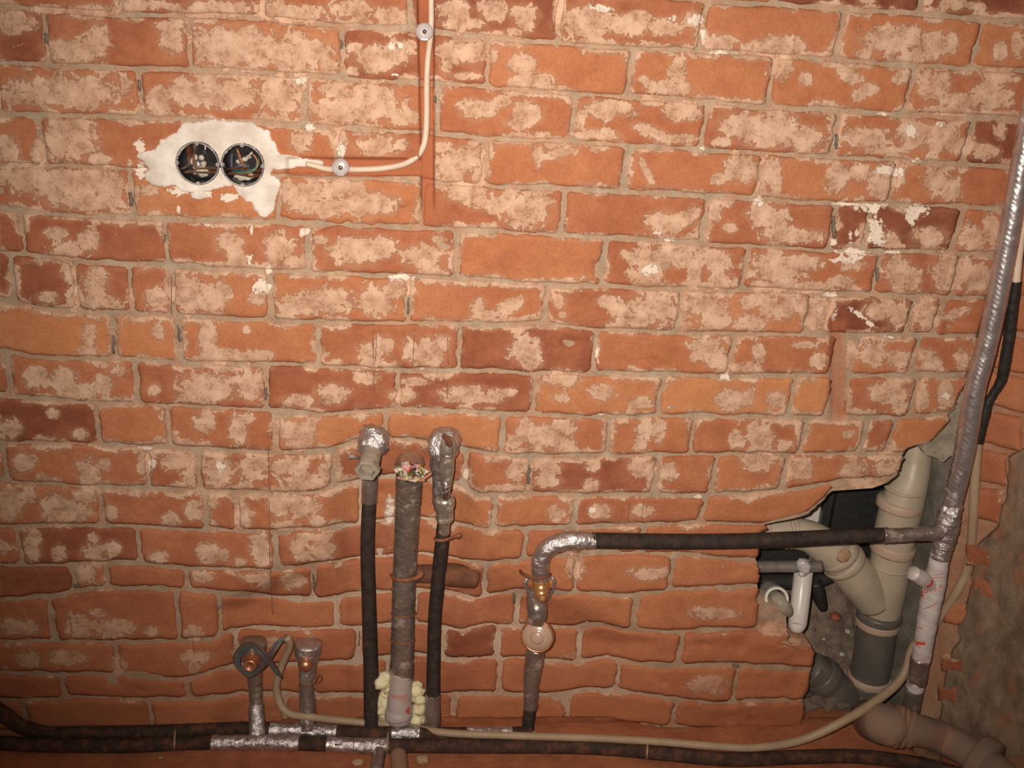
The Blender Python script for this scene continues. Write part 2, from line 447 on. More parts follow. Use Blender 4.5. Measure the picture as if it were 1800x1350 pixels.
# ------------------------------------------------------------------ shape of the big wall (traced in photo pixels, rebuilt in metres)
def pl(pts):
    a = np.array(pts, float)
    return lambda x: np.interp(x, a[:, 0], a[:, 1]) + np.where(np.asarray(x) < a[0, 0], (np.asarray(x)-a[0, 0])*0.03, 0)

JOINT = [
 [(-400,-190),(0,-170),(400,-150),(900,-114),(1150,-98),(1300,-88),(1439,-80),(1578,-70),(1717,-58),(1900,-46)],
 [(-400,-98),(0,-78),(400,-58),(900,-22),(1150,-6),(1300,4),(1439,12),(1578,22),(1717,33),(1900,47)],
 [(0,12),(210,25),(430,30),(580,44),(700,49),(910,72),(1094,84),(1233,90),(1439,103),(1578,114),(1800,125),(1950,134)],
 [(0,110),(139,117),(361,124),(533,132),(644,142),(769,147),(950,161),(1103,169),(1233,178),(1344,189),(1439,193),(1550,200),(1700,206),(1900,214)],
 [(0,200),(250,207),(411,213),(533,221),(644,228),(728,232),(853,243),(1011,249),(1150,257),(1233,262),(1344,270),(1439,274),(1522,279),(1661,287),(1800,296)],
 [(0,290),(111,290),(222,296),(430,304),(560,311),(755,318),(867,328),(1011,332),(1122,338),(1289,346),(1400,354),(1578,359),(1717,364),(1800,368)],
 [(0,366),(55,372),(139,379),(333,386),(500,390),(644,398),(811,403),(950,412),(1039,416),(1150,422),(1289,431),(1439,440),(1661,444),(1800,448)],
 [(0,443),(69,450),(153,461),(278,465),(403,474),(533,479),(644,483),(783,487),(900,495),(1011,502),(1150,507),(1289,510),(1467,516),(1578,520),(1744,525)],
 [(0,526),(97,544),(250,552),(361,558),(500,565),(644,568),(755,569),(867,572),(940,567),(1039,580),(1178,585),(1400,588),(1703,590)],
 [(0,612),(60,628),(236,632),(347,640),(505,641),(672,650),(783,652),(860,650),(936,657),(1039,657),(1150,658),(1261,661),(1439,661),(1697,659)],
 [(0,695),(139,706),(250,710),(361,716),(472,720),(561,729),(672,722),(783,722),(867,726),(955,729),(1053,733),(1233,731),(1400,735),(1578,734),(1675,727)],
 [(0,779),(111,779),(208,783),(361,790),(478,797),(575,794),(622,777),(686,772),(742,775),(811,787),(853,797),(928,802),(1067,802),(1178,799),(1372,799),(1578,798)],
 [(0,844),(139,856),(250,858),(361,863),(505,869),(561,866),(603,850),(686,837),(760,840),(805,850),(839,869),(955,870),(1242,872),(1320,868),(1425,857),(1480,845),(1600,838)],
 [(0,924),(194,923),(305,930),(486,935),(560,931),(630,921),(690,912),(742,911),(805,922),(853,930),(950,930),(1094,924),(1219,919),(1340,922),(1450,915)],
 [(0,994),(111,994),(222,988),(305,997),(472,1004),(561,992),(644,980),(742,974),(825,986),(867,990),(922,983),(1039,974),(1200,975),(1340,985)],
 [(0,1053),(100,1047),(160,1034),(280,1034),(361,1040),(472,1048),(561,1053),(605,1047),(686,1040),(742,1037),(797,1045),(830,1053),(908,1040),(1039,1044),(1100,1048),(1180,1038),(1330,1030)],
 [(0,1128),(292,1128),(375,1124),(403,1108),(444,1103),(533,1106),(589,1104),(644,1102),(742,1096),(811,1108),(853,1098),(1011,1103),(1053,1097),(1094,1107),(1178,1112),(1340,1106),(1420,1112)],
 [(0,1183),(222,1186),(292,1193),(340,1192),(389,1175),(430,1170),(505,1169),(561,1165),(630,1163),(690,1153),(728,1150),(797,1161),(867,1156),(1011,1164),(1067,1157),(1122,1169),(1289,1169),(1430,1175)],
 [(0,1230),(69,1230),(153,1225),(250,1230),(375,1226),(430,1218),(561,1222),(700,1222),(867,1219),(955,1222),(1011,1215),(1080,1214),(1150,1222),(1190,1230),(1261,1236),(1400,1231),(1430,1231)],
 [(0,1287),(250,1284),(600,1278),(800,1272),(1000,1268),(1100,1272),(1180,1278),(1300,1287),(1430,1290)],
]
for k in range(3):                             # courses above the frame
    JOINT.insert(0, [(x, y-96-4*k) for x, y in JOINT[0]])
JOINT = [pl(j) for j in JOINT]
ROWS = [   # vertical joints of each course; None opens a gap that holds no brick
 [-420,-165,90,345,600,855,1110,1365,1626,1890],
 [-300,-50,205,462,722,983,1237,1478,1718,1960],
 [-420,-170,80,332,602,858,1108,1356,1601,1850],
 [-250,-6,247,536,769,1008,1239,1468,1703,1850],
 [-430,-175,72,335,592,852,1099,1336,1572,1795],
 [-280,-25,231,490,742,989,1240,1464,1525,1684,1795],
 [-450,-205,40,292,541,803,1061,1311,1542,1684,1765],
 [-350,-100,22,133,230,301,475,718,960,1196,1424,1450,1603,1650,1745],
 [-300,-50,201,315,560,808,1046,1285,1468,1500,1610,1720],
 [-480,-230,15,240,468,700,939,1162,1394,1460,1485,1608,1705],
 [-310,-60,172,296,485,678,883,1069,1219,1413,1519,1567,1690],
 [-490,-240,8,260,350,586,817,930,1154,1256,1380,1600],
 [-300,-60,178,362,416,636,869,1012,1237,1470],
 [-430,-200,33,244,485,700,923,1130,1350],
 [-350,-110,128,190,328,551,720,853,1014,1180,1350],
 [-390,-150,92,312,385,592,728,908,1117,1340],
 [-270,-40,205,416,630,778,875,1018,1196,1440],
 [-360,-140,110,330,550,680,879,1086,1292,1425],
 [-420,-200,44,265,500,690,798,997,1186,1420],
]
ROWS = [[x+o for x in ROWS[0]] for o in (60, -70, 110)]+ROWS
GAPS = {(11,1468),(12,1460),(10,1424)}            # narrow chased strips without brick
_XR = np.array([(655,1705),(685,1691),(727,1675),(755,1655),(780,1637),(784,1602),(800,1588),(835,1581),(850,1560),(858,1535),(863,1464),
 (885,1444),(905,1424),(914,1385),(921,1342),(940,1330),(1000,1335),(1030,1336),(1045,1330),(1062,1328),(1065,1384),(1085,1387),(1127,1386),(1131,1424),
 (1145,1433),(1172,1430),(1200,1424),(1240,1414),(1275,1410),(1300,1410)], float)
def XR(y):
    y = np.asarray(y, float)
    b = np.interp(y, _XR[:, 0], _XR[:, 1])
    rag = 3.0*noise(y*0.11, 3.3)+1.8*noise(y*0.33, 7.7)
    return np.where(y < 655, 1705+(655-y)*0.232, b+rag)

def sbox(x, a, b, s):
    return sstep((x-a)/s+0.5)*(1-sstep((x-b)/s+0.5))

def rec(x, y):
    """depth of the hacked-out recess around the pipes, of the cable chases and general unevenness (metres)"""
    x = np.asarray(x, float); y = np.asarray(y, float)
    a = 0.050*sbox(x, 592, 822, 70)*sstep((y-722)/170)
    xl = np.interp(y, [930, 1010, 1070], [600, 500, 396]); xr = np.interp(y, [950, 1040, 1130], [830, 930, 1110])
    b = 0.042*sstep((x-xl)/80+0.5)*(1-sstep((x-xr)/140+0.5))*sstep((y-955)/110)
    r = np.maximum(a, b)
    g = 0.015*sbox(x, 734+0.02*y, 763, 5)*(1-sstep((y-330)/60))
    g2 = 0.012*sbox(x, 505, 745, 14)*sbox(y, 277+0.01*(x-500), 309, 6)
    g3 = 0.008*sbox(x, 1459, 1486, 6)*sbox(y, 560, 735, 16)
    ch = 0.010*sstep((x-1180)/160)*sstep((y-930)/40)*np.maximum(0, fbm(x*0.02, y*0.03, 3.0, 3)+0.25)
    return r+np.maximum(np.maximum(g, g2), g3)+ch+0.0025*fbm(x*0.006, y*0.008, 1.0, 3)

HOLES = [(348, 287, 35.5), (427, 290, 35.5)]

def at_floor(P):
    P[:, 2] = np.maximum(P[:, 2], 0.0); return P

# remains of render and lime, as ellipses (x, y, rx, ry[, rotation]) in the frames of close-up views of the wall
VIEW = {'a1':(0,0),'a2':(450,0),'a3':(900,0),'a4':(1300,0),'b1':(0,340),'b2':(450,340),'b3':(900,340),'b4':(1300,340),
        'c1':(0,680),'c2':(450,680),'c3':(900,680),'c4':(1300,680),'d1':(0,975),'d2':(450,975),'d3':(900,975),'d4':(1300,975)}
FILMS = {
'a1':[(60,140,170,75),(560,70,190,50),(300,60,150,30),(900,30,190,40),(1350,60,260,60),(1700,60,120,60),(620,250,70,130),(480,320,190,80),(1090,240,85,110),
      (1080,160,110,30),(1500,300,310,140),(420,580,430,110),(1350,590,350,100),(1000,640,90,80),(60,960,70,110),(450,880,180,150),(620,1010,90,40),(400,1160,330,100),(700,1200,90,150),
      (150,1110,160,90),(560,1280,260,60),(950,1200,60,40),(250,960,60,90)],
'a2':[(250,90,260,60),(600,60,160,60),(850,90,110,50),(250,330,280,110),(760,370,160,90),(630,300,50,30),(900,330,100,80),(610,450,40,30),(960,290,50,40),
      (1300,330,170,80),(1200,420,40,60),(1300,150,150,50),(1250,60,110,60),(1500,60,100,70),(1700,130,70,80),(1640,200,60,30),(1330,480,120,25),
      (150,600,140,150),(270,520,70,80),(700,640,210,130),(930,740,120,60),(500,570,110,50),(550,700,200,80),(1400,690,120,70),(1560,640,60,40),(1720,720,100,80),(1650,780,80,40),
      (280,900,80,70),(780,920,150,70),(540,890,45,110),(1270,1040,150,130),(1380,950,70,60),(1180,930,70,40),(1400,1130,60,50),
      (300,1230,190,90),(550,1200,160,50),(700,1290,200,80),(1350,1220,150,70),(1600,1290,230,60),(430,1310,200,60)],
'a3':[(80,90,100,60),(480,140,190,100),(760,150,160,80),(950,170,140,60),(1150,130,80,60),(1330,270,110,60),(1680,280,170,60),(1700,430,80,80),(300,100,40,120),
      (60,400,90,70),(130,510,150,60),(300,560,80,20),(1050,450,55,110),(1000,560,160,50),(880,540,50,30),(830,500,40,20),(90,720,95,100),(600,690,200,60),(1080,700,120,70),
      (900,640,90,30),(480,850,90,40),(600,860,90,40),(900,840,160,40,20),(1050,880,160,30),(1450,790,160,80),(1680,820,160,120),(1330,900,70,30),(430,760,30,60),
      (170,980,40,80),(300,970,140,35,-15),(850,1080,25,120,-25),(1310,1130,50,40),(1450,1060,100,100),(1640,1080,70,110),(100,1290,170,70),(1580,1200,40,70)],
'a4':[(1360,30,90,45),(1490,40,60,30),(800,5,60,20),(100,300,110,40),(250,330,130,70),(370,290,70,30),(1000,260,240,95),(1250,280,140,90),(780,340,70,30),(1100,360,140,30),
      (1650,330,50,80),(1760,280,40,100),(250,430,70,60),(420,500,45,50,45),(700,480,100,45,20),(750,600,40,50),(820,560,70,45),(1030,490,60,40),(1190,540,70,100),(1270,520,80,80),
      (1600,600,130,110),(1650,480,110,60),(1400,640,160,50),(1300,700,160,40),(170,830,200,110),(430,880,120,80),(800,870,160,70),(1080,850,90,100),(1250,860,140,100),(1400,920,120,60),
      (1560,960,90,50),(900,950,160,30),(1650,830,40,60),(30,1060,70,90),(620,1120,80,110),(760,1080,80,60),(900,1150,110,110),(1010,1060,60,60),(1250,1150,90,100),(1330,1200,80,90),(1720,1200,30,90),(220,1150,50,90)],
'b1':[(350,250,80,40),(440,360,120,65),(560,300,70,80),(1450,310,100,70),(1500,410,80,60),(440,500,50,70),(600,600,90,130),(700,690,60,50),(300,660,80,40),(480,640,60,90),
      (990,660,80,75),(1190,640,110,120),(1300,690,80,50),(1390,640,70,85),(1350,720,30,50),(1630,660,60,55),(560,900,45,80),(550,1000,80,30),(1000,880,42,65,-30),(1310,930,62,120),
      (1420,1030,130,50),(1600,1030,120,40),(1560,860,25,25),(230,1160,90,70),(400,1180,90,80),(500,1250,120,60),(650,1220,70,70),(740,1120,60,40),(980,1240,42,42),(1320,1230,190,100),(1230,1290,130,40),(1590,1210,85,110),(830,640,30,60)],
'b2':[(150,350,100,110),(220,430,70,45),(400,290,60,30),(620,370,170,95),(800,340,90,75),(1050,400,140,75),(1100,470,70,40),(1160,290,50,30),(250,720,160,65),(450,680,190,90),(750,680,110,110),
      (880,600,90,60),(930,550,100,40),(980,610,50,40),(1400,720,50,65,30),(1450,770,100,30),(1600,720,110,50,-30),(1720,580,60,25),(40,1030,80,40),(730,1030,95,90),(800,950,70,55),(1080,1010,115,95),
      (980,980,60,85),(1170,950,60,60),(1700,990,100,95),(480,1270,110,70),(700,1170,80,45),(1000,1190,110,30),(920,1280,90,50),(1330,1270,170,60),(1500,1280,80,50),(1600,1260,50,30),(280,1310,120,40)],
'b3':[(80,130,140,110),(960,190,115,85),(1090,160,90,50,-20),(1150,120,45,55),(1570,130,75,85),(1680,160,80,60,-20),(1680,250,120,45),(1380,220,50,35),(1290,110,40,70),(730,390,50,30),(860,410,125,65),
      (850,520,115,65),(1000,390,160,65),(1050,430,60,50),(1160,480,50,130),(1300,440,95,95),(1330,550,95,55),(1650,450,140,90),(1720,560,100,60),(1600,590,90,40),(300,680,42,55),(320,770,30,30),(600,680,75,40),
      (700,740,85,55),(850,740,160,95),(760,820,150,30),(930,720,110,95),(1230,720,160,85),(1300,820,110,50),(1500,820,130,60),(1700,740,110,65),(1560,680,110,50),(1110,840,40,30),(90,1000,95,75),(130,1080,60,50),
      (1180,960,85,40),(1290,1020,75,95),(1330,1100,70,40),(1160,1030,40,40),(1480,1110,100,40),(1560,1010,42,75),(330,1170,130,60),(570,1260,85,55),(820,1320,80,40),(1380,1310,95,75),(300,1300,55,35)],
'b4':[(150,130,110,65),(350,270,210,50),(1480,290,90,90),(1600,230,60,110),(1200,270,120,60),(950,300,60,60),(250,480,160,100),(400,440,130,60),(450,600,160,40),(1000,490,95,110),(1100,540,60,80),(720,450,90,40),(650,560,80,40),
      (1330,500,120,120),(1500,530,120,100),(200,740,90,50),(400,700,150,60),(880,740,110,60),(1000,760,90,90),(1180,760,85,115),(1370,760,90,30,-20),(460,800,60,60),(420,960,90,25),(500,1060,50,55),(130,990,30,65,-25),
      (60,1110,65,40),(850,1020,85,75),(1010,1050,85,65),(1160,1020,85,45),(1220,1080,60,60),(1410,1060,50,85),(700,1020,50,90),(930,1250,105,75),(1310,1270,60,85),(1150,1270,40,90),(50,1290,65,55),(230,1300,65,55)],
'c1':[(70,260,75,65),(340,170,45,32),(510,300,50,45),(1290,230,75,65),(1510,270,62,105),(1570,200,40,40),(1010,340,32,32),(150,480,75,65),(260,570,42,26),(560,540,85,95),(670,500,40,40),(1120,470,110,65),(1200,570,55,60),
      (1390,540,95,115),(1590,520,95,85),(920,480,50,90),(60,740,95,120),(180,680,50,60),(350,770,95,105),(450,800,130,75),(560,680,95,60),(700,800,50,55),(1080,840,62,52),(1210,780,55,60),(1350,720,40,45),(1540,820,65,85),(1350,890,32,42),
      (200,1010,65,110),(370,1060,52,62),(600,1040,85,55),(590,960,42,32),(710,1020,62,52),(640,1110,70,30),(1000,1080,65,42),(1320,1050,75,75),(1420,1070,32,52),(1520,1110,42,32),(1660,1090,52,52),(20,1020,45,42),(540,1180,65,65),(1280,1200,85,42),(1600,1210,85,30)],
'c2':[(230,270,125,65),(330,290,55,75),(280,350,95,60),(30,480,65,65),(220,500,125,65),(300,600,160,60),(420,530,42,65),(300,760,125,75),(150,740,75,85),(380,850,52,55),(200,880,105,32),(850,790,38,90),(270,1000,62,55),(350,950,135,26),
      (420,1040,90,72),(300,1070,65,32),(20,1010,65,95),(230,1230,85,55),(50,1230,45,65),(1700,270,65,85),(1640,340,60,40),(1640,540,62,62),(1690,500,52,42),(1600,640,130,26)],
'c3':[(300,260,105,52),(310,360,92,62),(180,320,85,85),(850,270,75,62),(930,260,42,105),(810,370,42,52,20),(1570,320,95,85),(1430,340,62,62),(1600,400,65,42),(1720,380,62,42),(220,510,85,62),(220,600,95,42),(500,620,52,42),(510,490,52,52),
      (830,510,95,62),(1000,540,52,62),(1560,480,100,62),(30,530,52,42),(280,800,65,52),(560,790,75,50),(820,790,85,42),(850,1180,125,42),(950,1170,62,30,-25),(400,1130,60,90)],
'c4':[(950,50,135,62),(1010,130,52,62),(1310,90,62,55),(1150,80,45,85),(120,300,85,85),(290,370,52,42),(690,300,42,32),(370,230,32,32),(930,400,65,32),(130,460,120,65),(390,520,82,82),(720,540,85,95),(930,510,95,52),(800,620,130,42)],
'd1':[(120,460,125,62),(500,450,95,72),(720,470,125,62),(620,370,62,26),(960,480,52,32),(1220,500,65,52),(430,650,135,52),(180,660,85,52),(1240,650,95,42),(1240,720,42,42),(750,700,52,75)],
'd2':[(110,560,60,40)],
'd3':[(1280,370,155,40),(1240,820,120,60),(600,1130,160,30)],
'd4':[(200,470,80,50),(330,560,60,30)],
}
LIMES = {
'a1':[(1120,1200,80,40),(880,930,40,60),(890,1080,35,70),(1280,1230,70,30),(1450,1250,60,30)],
'a2':[(280,510,60,40),(540,950,30,80),(330,800,50,30),(880,470,30,15),(900,300,60,40),(1110,490,40,20)],
'a3':[(1010,120,40,40),(1160,120,70,40),(1210,220,18,60),(1330,330,110,16),(1200,940,25,20),(1560,1270,40,40),(560,50,70,30)],
'a4':[(910,720,50,22),(1120,1010,60,22),(950,1080,110,35),(650,1290,90,16),(830,1310,130,28),(1100,1320,90,45),(970,1200,16,55),(610,890,16,40),(1270,780,60,20),(1080,830,40,60)],
'b1':[(1650,590,70,50),(1700,490,20,30),(1590,230,20,40),(1580,430,16,60),(1300,205,45,16),(1130,110,15,40)],
'b2':[(40,590,75,50),(80,480,20,30),(930,530,90,30),(300,240,40,30)],
'b3':[(970,290,70,16),(910,250,60,20),(540,1020,14,60),(1570,60,30,30),(1350,1160,40,25),(870,480,70,40)],
'b4':[(870,240,75,110),(1090,150,42,62,20),(720,370,135,24),(960,370,95,14),(1120,100,110,42),(600,310,30,42),(700,270,20,42),(740,250,14,42),(680,420,120,32),(600,770,18,65,25),(760,770,95,20,35),(830,830,75,16,30),
      (410,300,22,16),(950,910,60,14),(830,100,90,30),(570,640,60,16)],
'c1':[(930,390,60,16),(960,490,30,40),(1400,500,50,40)],
'c2':[(850,790,35,95),(1330,560,18,40)],
'c3':[(1180,690,50,10),(560,180,30,10),(510,780,30,20)],
'c4':[(1310,60,35,25)],
'd3':[(1900,0,1,1)],
}
def ell(D):
    L = []
    for k, es in D.items():
        ox, oy = VIEW[k]
        for e in es:
            a = math.radians(e[4]) if len(e) > 4 else 0.0
            L.append((ox+e[0]/3.6, oy+e[1]/3.6, e[2]/3.6, e[3]/3.6, math.cos(a), math.sin(a)))
    return np.array(L)
EF, EL = ell(FILMS), ell(LIMES)
def field(px, py, E):
    px = np.asarray(px); py = np.asarray(py)
    x0, x1, y0, y1 = px.min()-90, px.max()+90, py.min()-60, py.max()+60
    out = np.full(px.shape, -0.5)
    for cx, cy, rx, ry, c, s in E:
        if cx < x0 or cx > x1 or cy < y0 or cy > y1: continue
        dx, dy = px-cx, py-cy
        u, v = (dx*c+dy*s)/rx, (-dx*s+dy*c)/ry
        out = np.maximum(out, 1.0-np.sqrt(u*u+v*v))
    return out

def chase(px, py):
    px = np.asarray(px); py = np.asarray(py)
    return np.maximum(sbox(px, 734+0.02*py, 763, 5)*(1-sstep((py-370)/40)), np.maximum(sbox(px, 505, 745, 14)*sbox(py, 277, 309, 6), sbox(px, 1459, 1486, 6)*sbox(py, 560, 735, 16)))

def wear(px, py, tint, ed=None):
    f = field(px, py, EF)
    if ed is not None:                        # mortar smeared over the arrises
        n = fbm(np.asarray(px)*0.022, np.asarray(py)*0.03, 8.0, 3)
        f = np.maximum(f, np.clip(0.14+1.5*n-0.75*sstep((np.asarray(py)-860)/120), -0.5, 0.75)-ed/14.0)
    ch = chase(px, py)
    f = f-ch*1.0
    f = np.where(np.asarray(px) < 0, 0.1, f); f = np.where(np.asarray(py) < -5, 0.1, f)
    w = field(px, py, EL)
    dust = (0.30 if ed is None else 0.55)*sstep((np.asarray(py)-960)/330)+1.0*ch+0.20*sstep((np.asarray(px)-1150)/300)*sstep((np.asarray(py)-900)/80)
    return np.stack([(f+0.5)/1.5, (w+0.5)/1.5, np.asarray(tint)+0*px, np.clip(dust, 0, 1)], -1)

TINT = [(600,690,.34),(820,690,.30),(1000,600,.26),(930,600,.28),(1495,400,.12),(1600,405,.08),(1520,560,.12),(80,505,.3),(10,490,.25),(1040,830,.27),(110,960,.27),
        (1700,8,.05),(1560,5,.12),(1450,10,.1),(830,35,.22),(830,1130,.12),(70,25,.2),(1740,250,.15),(100,750,.2),(680,110,.3),(10,410,.4),(60,1030,.25),(330,10,.3),
        (300,265,.55),(360,345,.75),(960,290,.7),(1200,300,.7),(1000,130,.72),(1450,150,.7),(940,455,.72),(750,745,.85),(620,750,.8),(1210,690,.95),(50,580,.9),(260,595,.85),
        (640,880,.8),(850,880,.75),(1430,700,.95),(1620,760,.8),(1690,325,.7),(1250,140,.7),(430,600,.7),(1100,700,.8),(1600,330,.6)]

# ---- mortar bed of the wall
xs = np.concatenate([np.arange(-430, 500, 6.0), np.arange(500, 728, 5.0), np.arange(728, 772, 2.0), np.arange(772, 1322, 5.5)])
ys = np.concatenate([np.arange(-480, -165, 12.0), np.arange(-165, 268, 6.0), np.arange(268, 318, 2.5), np.arange(318, 1296, 5.0)])
NE = 70
tt = np.linspace(0, 1, NE+1)[1:]
GX = np.zeros((len(ys), len(xs)+NE)); GY = np.repeat(ys[:, None], len(xs)+NE, 1)
for i, y in enumerate(ys):
    GX[i, :len(xs)] = xs
    GX[i, len(xs):] = xs[-1]+(XR(y)-3-xs[-1])*tt
px, py = GX.ravel(), GY.ravel()
dd = rec(px, py)+0.0046+0.0022*fbm(px*0.05, py*0.05, 5.0, 3)
V = at_floor(W(px, py, dd))
nr, nc = GX.shape
hole = np.zeros(px.shape, bool)
for hx, hy, hr in HOLES: hole |= (px-hx)**2+(py-hy)**2 < hr*hr
F = []
for i in range(nr-1):
    for j in range(nc-1):
        q = [i*nc+j, (i+1)*nc+j, (i+1)*nc+j+1, i*nc+j+1]
        if hole[q].any(): continue
        F.append(q)
edge = [i*nc+nc-1 for i in range(nr)]
n0 = len(V)
back = V[edge].copy(); back[:, 1] = 0.075
V = np.vstack([V, back]); mt = lambda a, b: 0.10+0.75*sstep(rec(a, b)/0.035)*sstep((b-700)/60)
A = np.vstack([wear(px, py, mt(px, py)), wear(px[edge], py[edge], mt(px[edge], py[edge]))])
F += [[edge[i], edge[i+1], n0+i+1, n0+i] for i in range(nr-1)]
wall = struct(link('wall_back', V, F, M['mortar'], attr=A), 'old red brick wall with pale mortar and remains of render', 'wall')

# ---- bricks
def lean(x, y):
    p = w1(x, y, 0.0); q = p.copy(); q[2] -= 0.02
    def pr(a):
        c = a-CAM; return np.array([900+FPX*c@RGT/(c@FWD), 675-FPX*c@UPV/(c@FWD)])
    a, b = pr(p), pr(q)
    return (b[0]-a[0])/(b[1]-a[1])

def brick(r, xa, xb, seed):
    T, B = JOINT[r], JOINT[r+1]
    xm = (xa+xb)/2
    ym = float((T(xm)+B(xm))/2)
    if XR(ym) < xa+14 and XR(float(T(xa)))< xa+14: return
    fineb = (xb > 722 and xa < 775 and ym < 420) or (xb > 480 and xa < 770 and 240 < ym < 345) or (230 < ym < 370 and xb > 230 and xa < 500)
    st = 2.4 if fineb else 5.0
    nu = max(6, int((xb-xa)/st)); nv = max(6, int(float(B(xm)-T(xm))/st))
    u = np.linspace(0, 1, nu+1); v = np.linspace(0, 1, nv+1)
    U, Vv = np.meshgrid(u, v)
    gx = 3.6+2.2*rng.random(); gx2 = 3.6+2.2*rng.random(); gy = 3.2+1.8*rng.random(); gy2 = 3.2+1.8*rng.random()
    la, lb = lean(xa, ym), lean(xb, ym)
    yv0 = float(T(xm))*(1-Vv)+float(B(xm))*Vv
    xl = xa+la*(yv0-ym)+gx+5.0*fbm(yv0*0.05, seed, 0, 4, 0.6)
    xr = xb+lb*(yv0-ym)-gx2-5.0*fbm(yv0*0.05, seed+5, 0, 4, 0.6)
    xr = np.minimum(xr, XR(yv0))
    xr = np.maximum(xr, xl+0.5)
    X = xl+(xr-xl)*U
    Lp = np.minimum(U, 1-U)*(xr-xl)
    cr = 7.0
    rnd = cr*(1-np.sqrt(np.clip(1-np.clip(1-Lp/cr, 0, 1)**2, 0, 1)))*0.7
    tp = T(X)+gy+4.6*fbm(X*0.032, seed+9, 0, 4, 0.6)+rnd
    bt = B(X)-gy2-4.6*fbm(X*0.032, seed+13, 0, 4, 0.6)-rnd
    Y = tp+(bt-tp)*Vv
    ed = np.minimum(Lp, np.minimum(Vv, 1-Vv)*(bt-tp))
    drop = 0.0028*(1-sstep(ed/5.0))
    off = (rng.random()-0.5)*0.005
    tx, ty = (rng.random()-0.5)*0.004, (rng.random()-0.5)*0.003
    D = rec(X, Y)-0.0015+off+tx*(U-0.5)+ty*(Vv-0.5)+drop+0.0028*fbm(X*0.03+seed, Y*0.04, seed, 4)
    chip = np.clip(fbm(X*0.018, Y*0.03, seed*1.3, 3)-0.38, 0, 1)*0.022
    D = D+chip
    px, py = X.ravel(), Y.ravel()
    V = at_floor(W(px, py, D.ravel()))
    n = nu+1
    hole = np.zeros(px.shape, bool)
    for hx, hy, hr in HOLES: hole |= (px-hx)**2+(py-hy)**2 < hr*hr
    F = []
    for i in range(nv):
        for j in range(nu):
            q = [i*n+j, (i+1)*n+j, (i+1)*n+j+1, i*n+j+1]
            if hole[q].any(): continue
            F.append(q)
    loop = [j for j in range(nu)]+[i*n+nu for i in range(nv)]+[nv*n+j for j in range(nu, 0, -1)]+[i*n for i in range(nv, 0, -1)]
    k0 = len(V)
    bk = V[loop].copy(); bk[:, 1] = np.maximum(bk[:, 1]+0.02, 0.055)
    V = np.vstack([V, bk])
    m = len(loop)
    F += [[loop[i], loop[(i+1) % m], k0+(i+1) % m, k0+i] for i in range(m)]
    t = 0.42+0.30*rng.random()
    best = None
    for txp, typ, tv in TINT:
        if xa <= txp <= xb and float(T(txp)) <= typ <= float(B(txp)): t = tv
    P2 = np.concatenate([px, px[loop]]); Q2 = np.concatenate([py, py[loop]])
    link('brick', V, F, M['brick'], wall, attr=wear(P2, Q2, t, np.concatenate([ed.ravel(), 0*px[loop]])))

seed = 1.0
for r, row in enumerate(ROWS):
    for xa, xb in zip(row, row[1:]):
        seed += 3.17
        if (r, xa) in GAPS: continue
        brick(r, xa, xb, seed)

# ------------------------------------------------------------------ floor, right wall, shaft behind the broken wall
def gridmesh(fn, us, vs_):
    Ug, Vg = np.meshgrid(us, vs_)
    P = fn(Ug.ravel(), Vg.ravel())
    n = len(us)
    F = [[i*n+j, i*n+j+1, (i+1)*n+j+1, (i+1)*n+j] for i in range(len(vs_)-1) for j in range(n-1)]
    return P, F

def floor_fn(x, y):
    z = -0.004+0.004*fbm(x*9, y*9, 2.0, 4)+0.012*np.exp(-((y+0.005)/0.05)**2)*(0.5+0.5*noise(x*8, y*3, 1.0))
    z = np.where(y > 0.03, -0.004, z)
    return np.stack([x, y, np.minimum(z, 0.009)], -1)
V, F = gridmesh(floor_fn, np.linspace(-1.4, 1.7, 150), np.concatenate([np.linspace(-1.6, -0.35, 30), np.linspace(-0.33, 0.085, 50)]))
struct(link('floor', V, F, M['floor']), 'floor covered with orange brick dust', 'floor')

XC = w1(1705, 655, 0.0)[0]                       # corner of the room
PHI = math.radians(56)
DR = np.array([math.cos(PHI), -math.sin(PHI), 0.0]); NR = np.array([-math.sin(PHI), -math.cos(PHI), 0.0])
C0 = np.array([XC+0.055, 0.015, 0.0])
def onright(px, py, off=0.0):
    r = ray(px, py)
    o = C0+NR*0
    t = ((o-CAM)@NR)/(r@NR)
    P = CAM[None, :]+r*t[:, None]
    return P+NR[None, :]*np.asarray(off).reshape(-1, 1)
def right_fn(u, z):
    P = C0[None, :]+u[:, None]*DR[None, :]; P[:, 2] = z
    o = 0.010*fbm(u*7, z*6, 4.0, 4)+0.006*fbm(u*30, z*26, 1.0, 3)-0.004
    return P+NR[None, :]*o[:, None]
V, F = gridmesh(right_fn, np.linspace(-0.01, 0.95, 120), np.linspace(-0.01, 1.75, 200))
wr = struct(link('wall_right', V, F, M['mortar'], attr=np.tile([0.05, 0, 0.0, 0.60], (len(V), 1))), 'side wall of red brick under rough brown render', 'wall')
cy = np.concatenate([np.arange(760, 1330, 7.0)])
cl = np.interp(cy, [760, 790, 800, 860, 925, 960, 1040, 1100, 1160, 1250, 1330], [1830, 1795, 1772, 1768, 1756, 1716, 1702, 1690, 1668, 1652, 1640])+9*fbm(cy*0.04, 2.0, 0, 4)
tu = np.linspace(0, 1, 70)**1.3
CX = cl[:, None]+(2250-cl[:, None])*tu[None, :]; CY = np.repeat(cy[:, None], 70, 1)
off = 0.010+0.006*fbm(CX*0.02, CY*0.012, 4.0, 4)+0.004*fbm(CX*0.09, CY*0.05, 1.0, 3)-0.012*(1-sstep(tu[None, :]*(2250-cl[:, None])/7.0))
Vc = onright(CX.ravel(), CY.ravel(), off.ravel()); Vc[:, 2] = np.maximum(Vc[:, 2], 0.0)
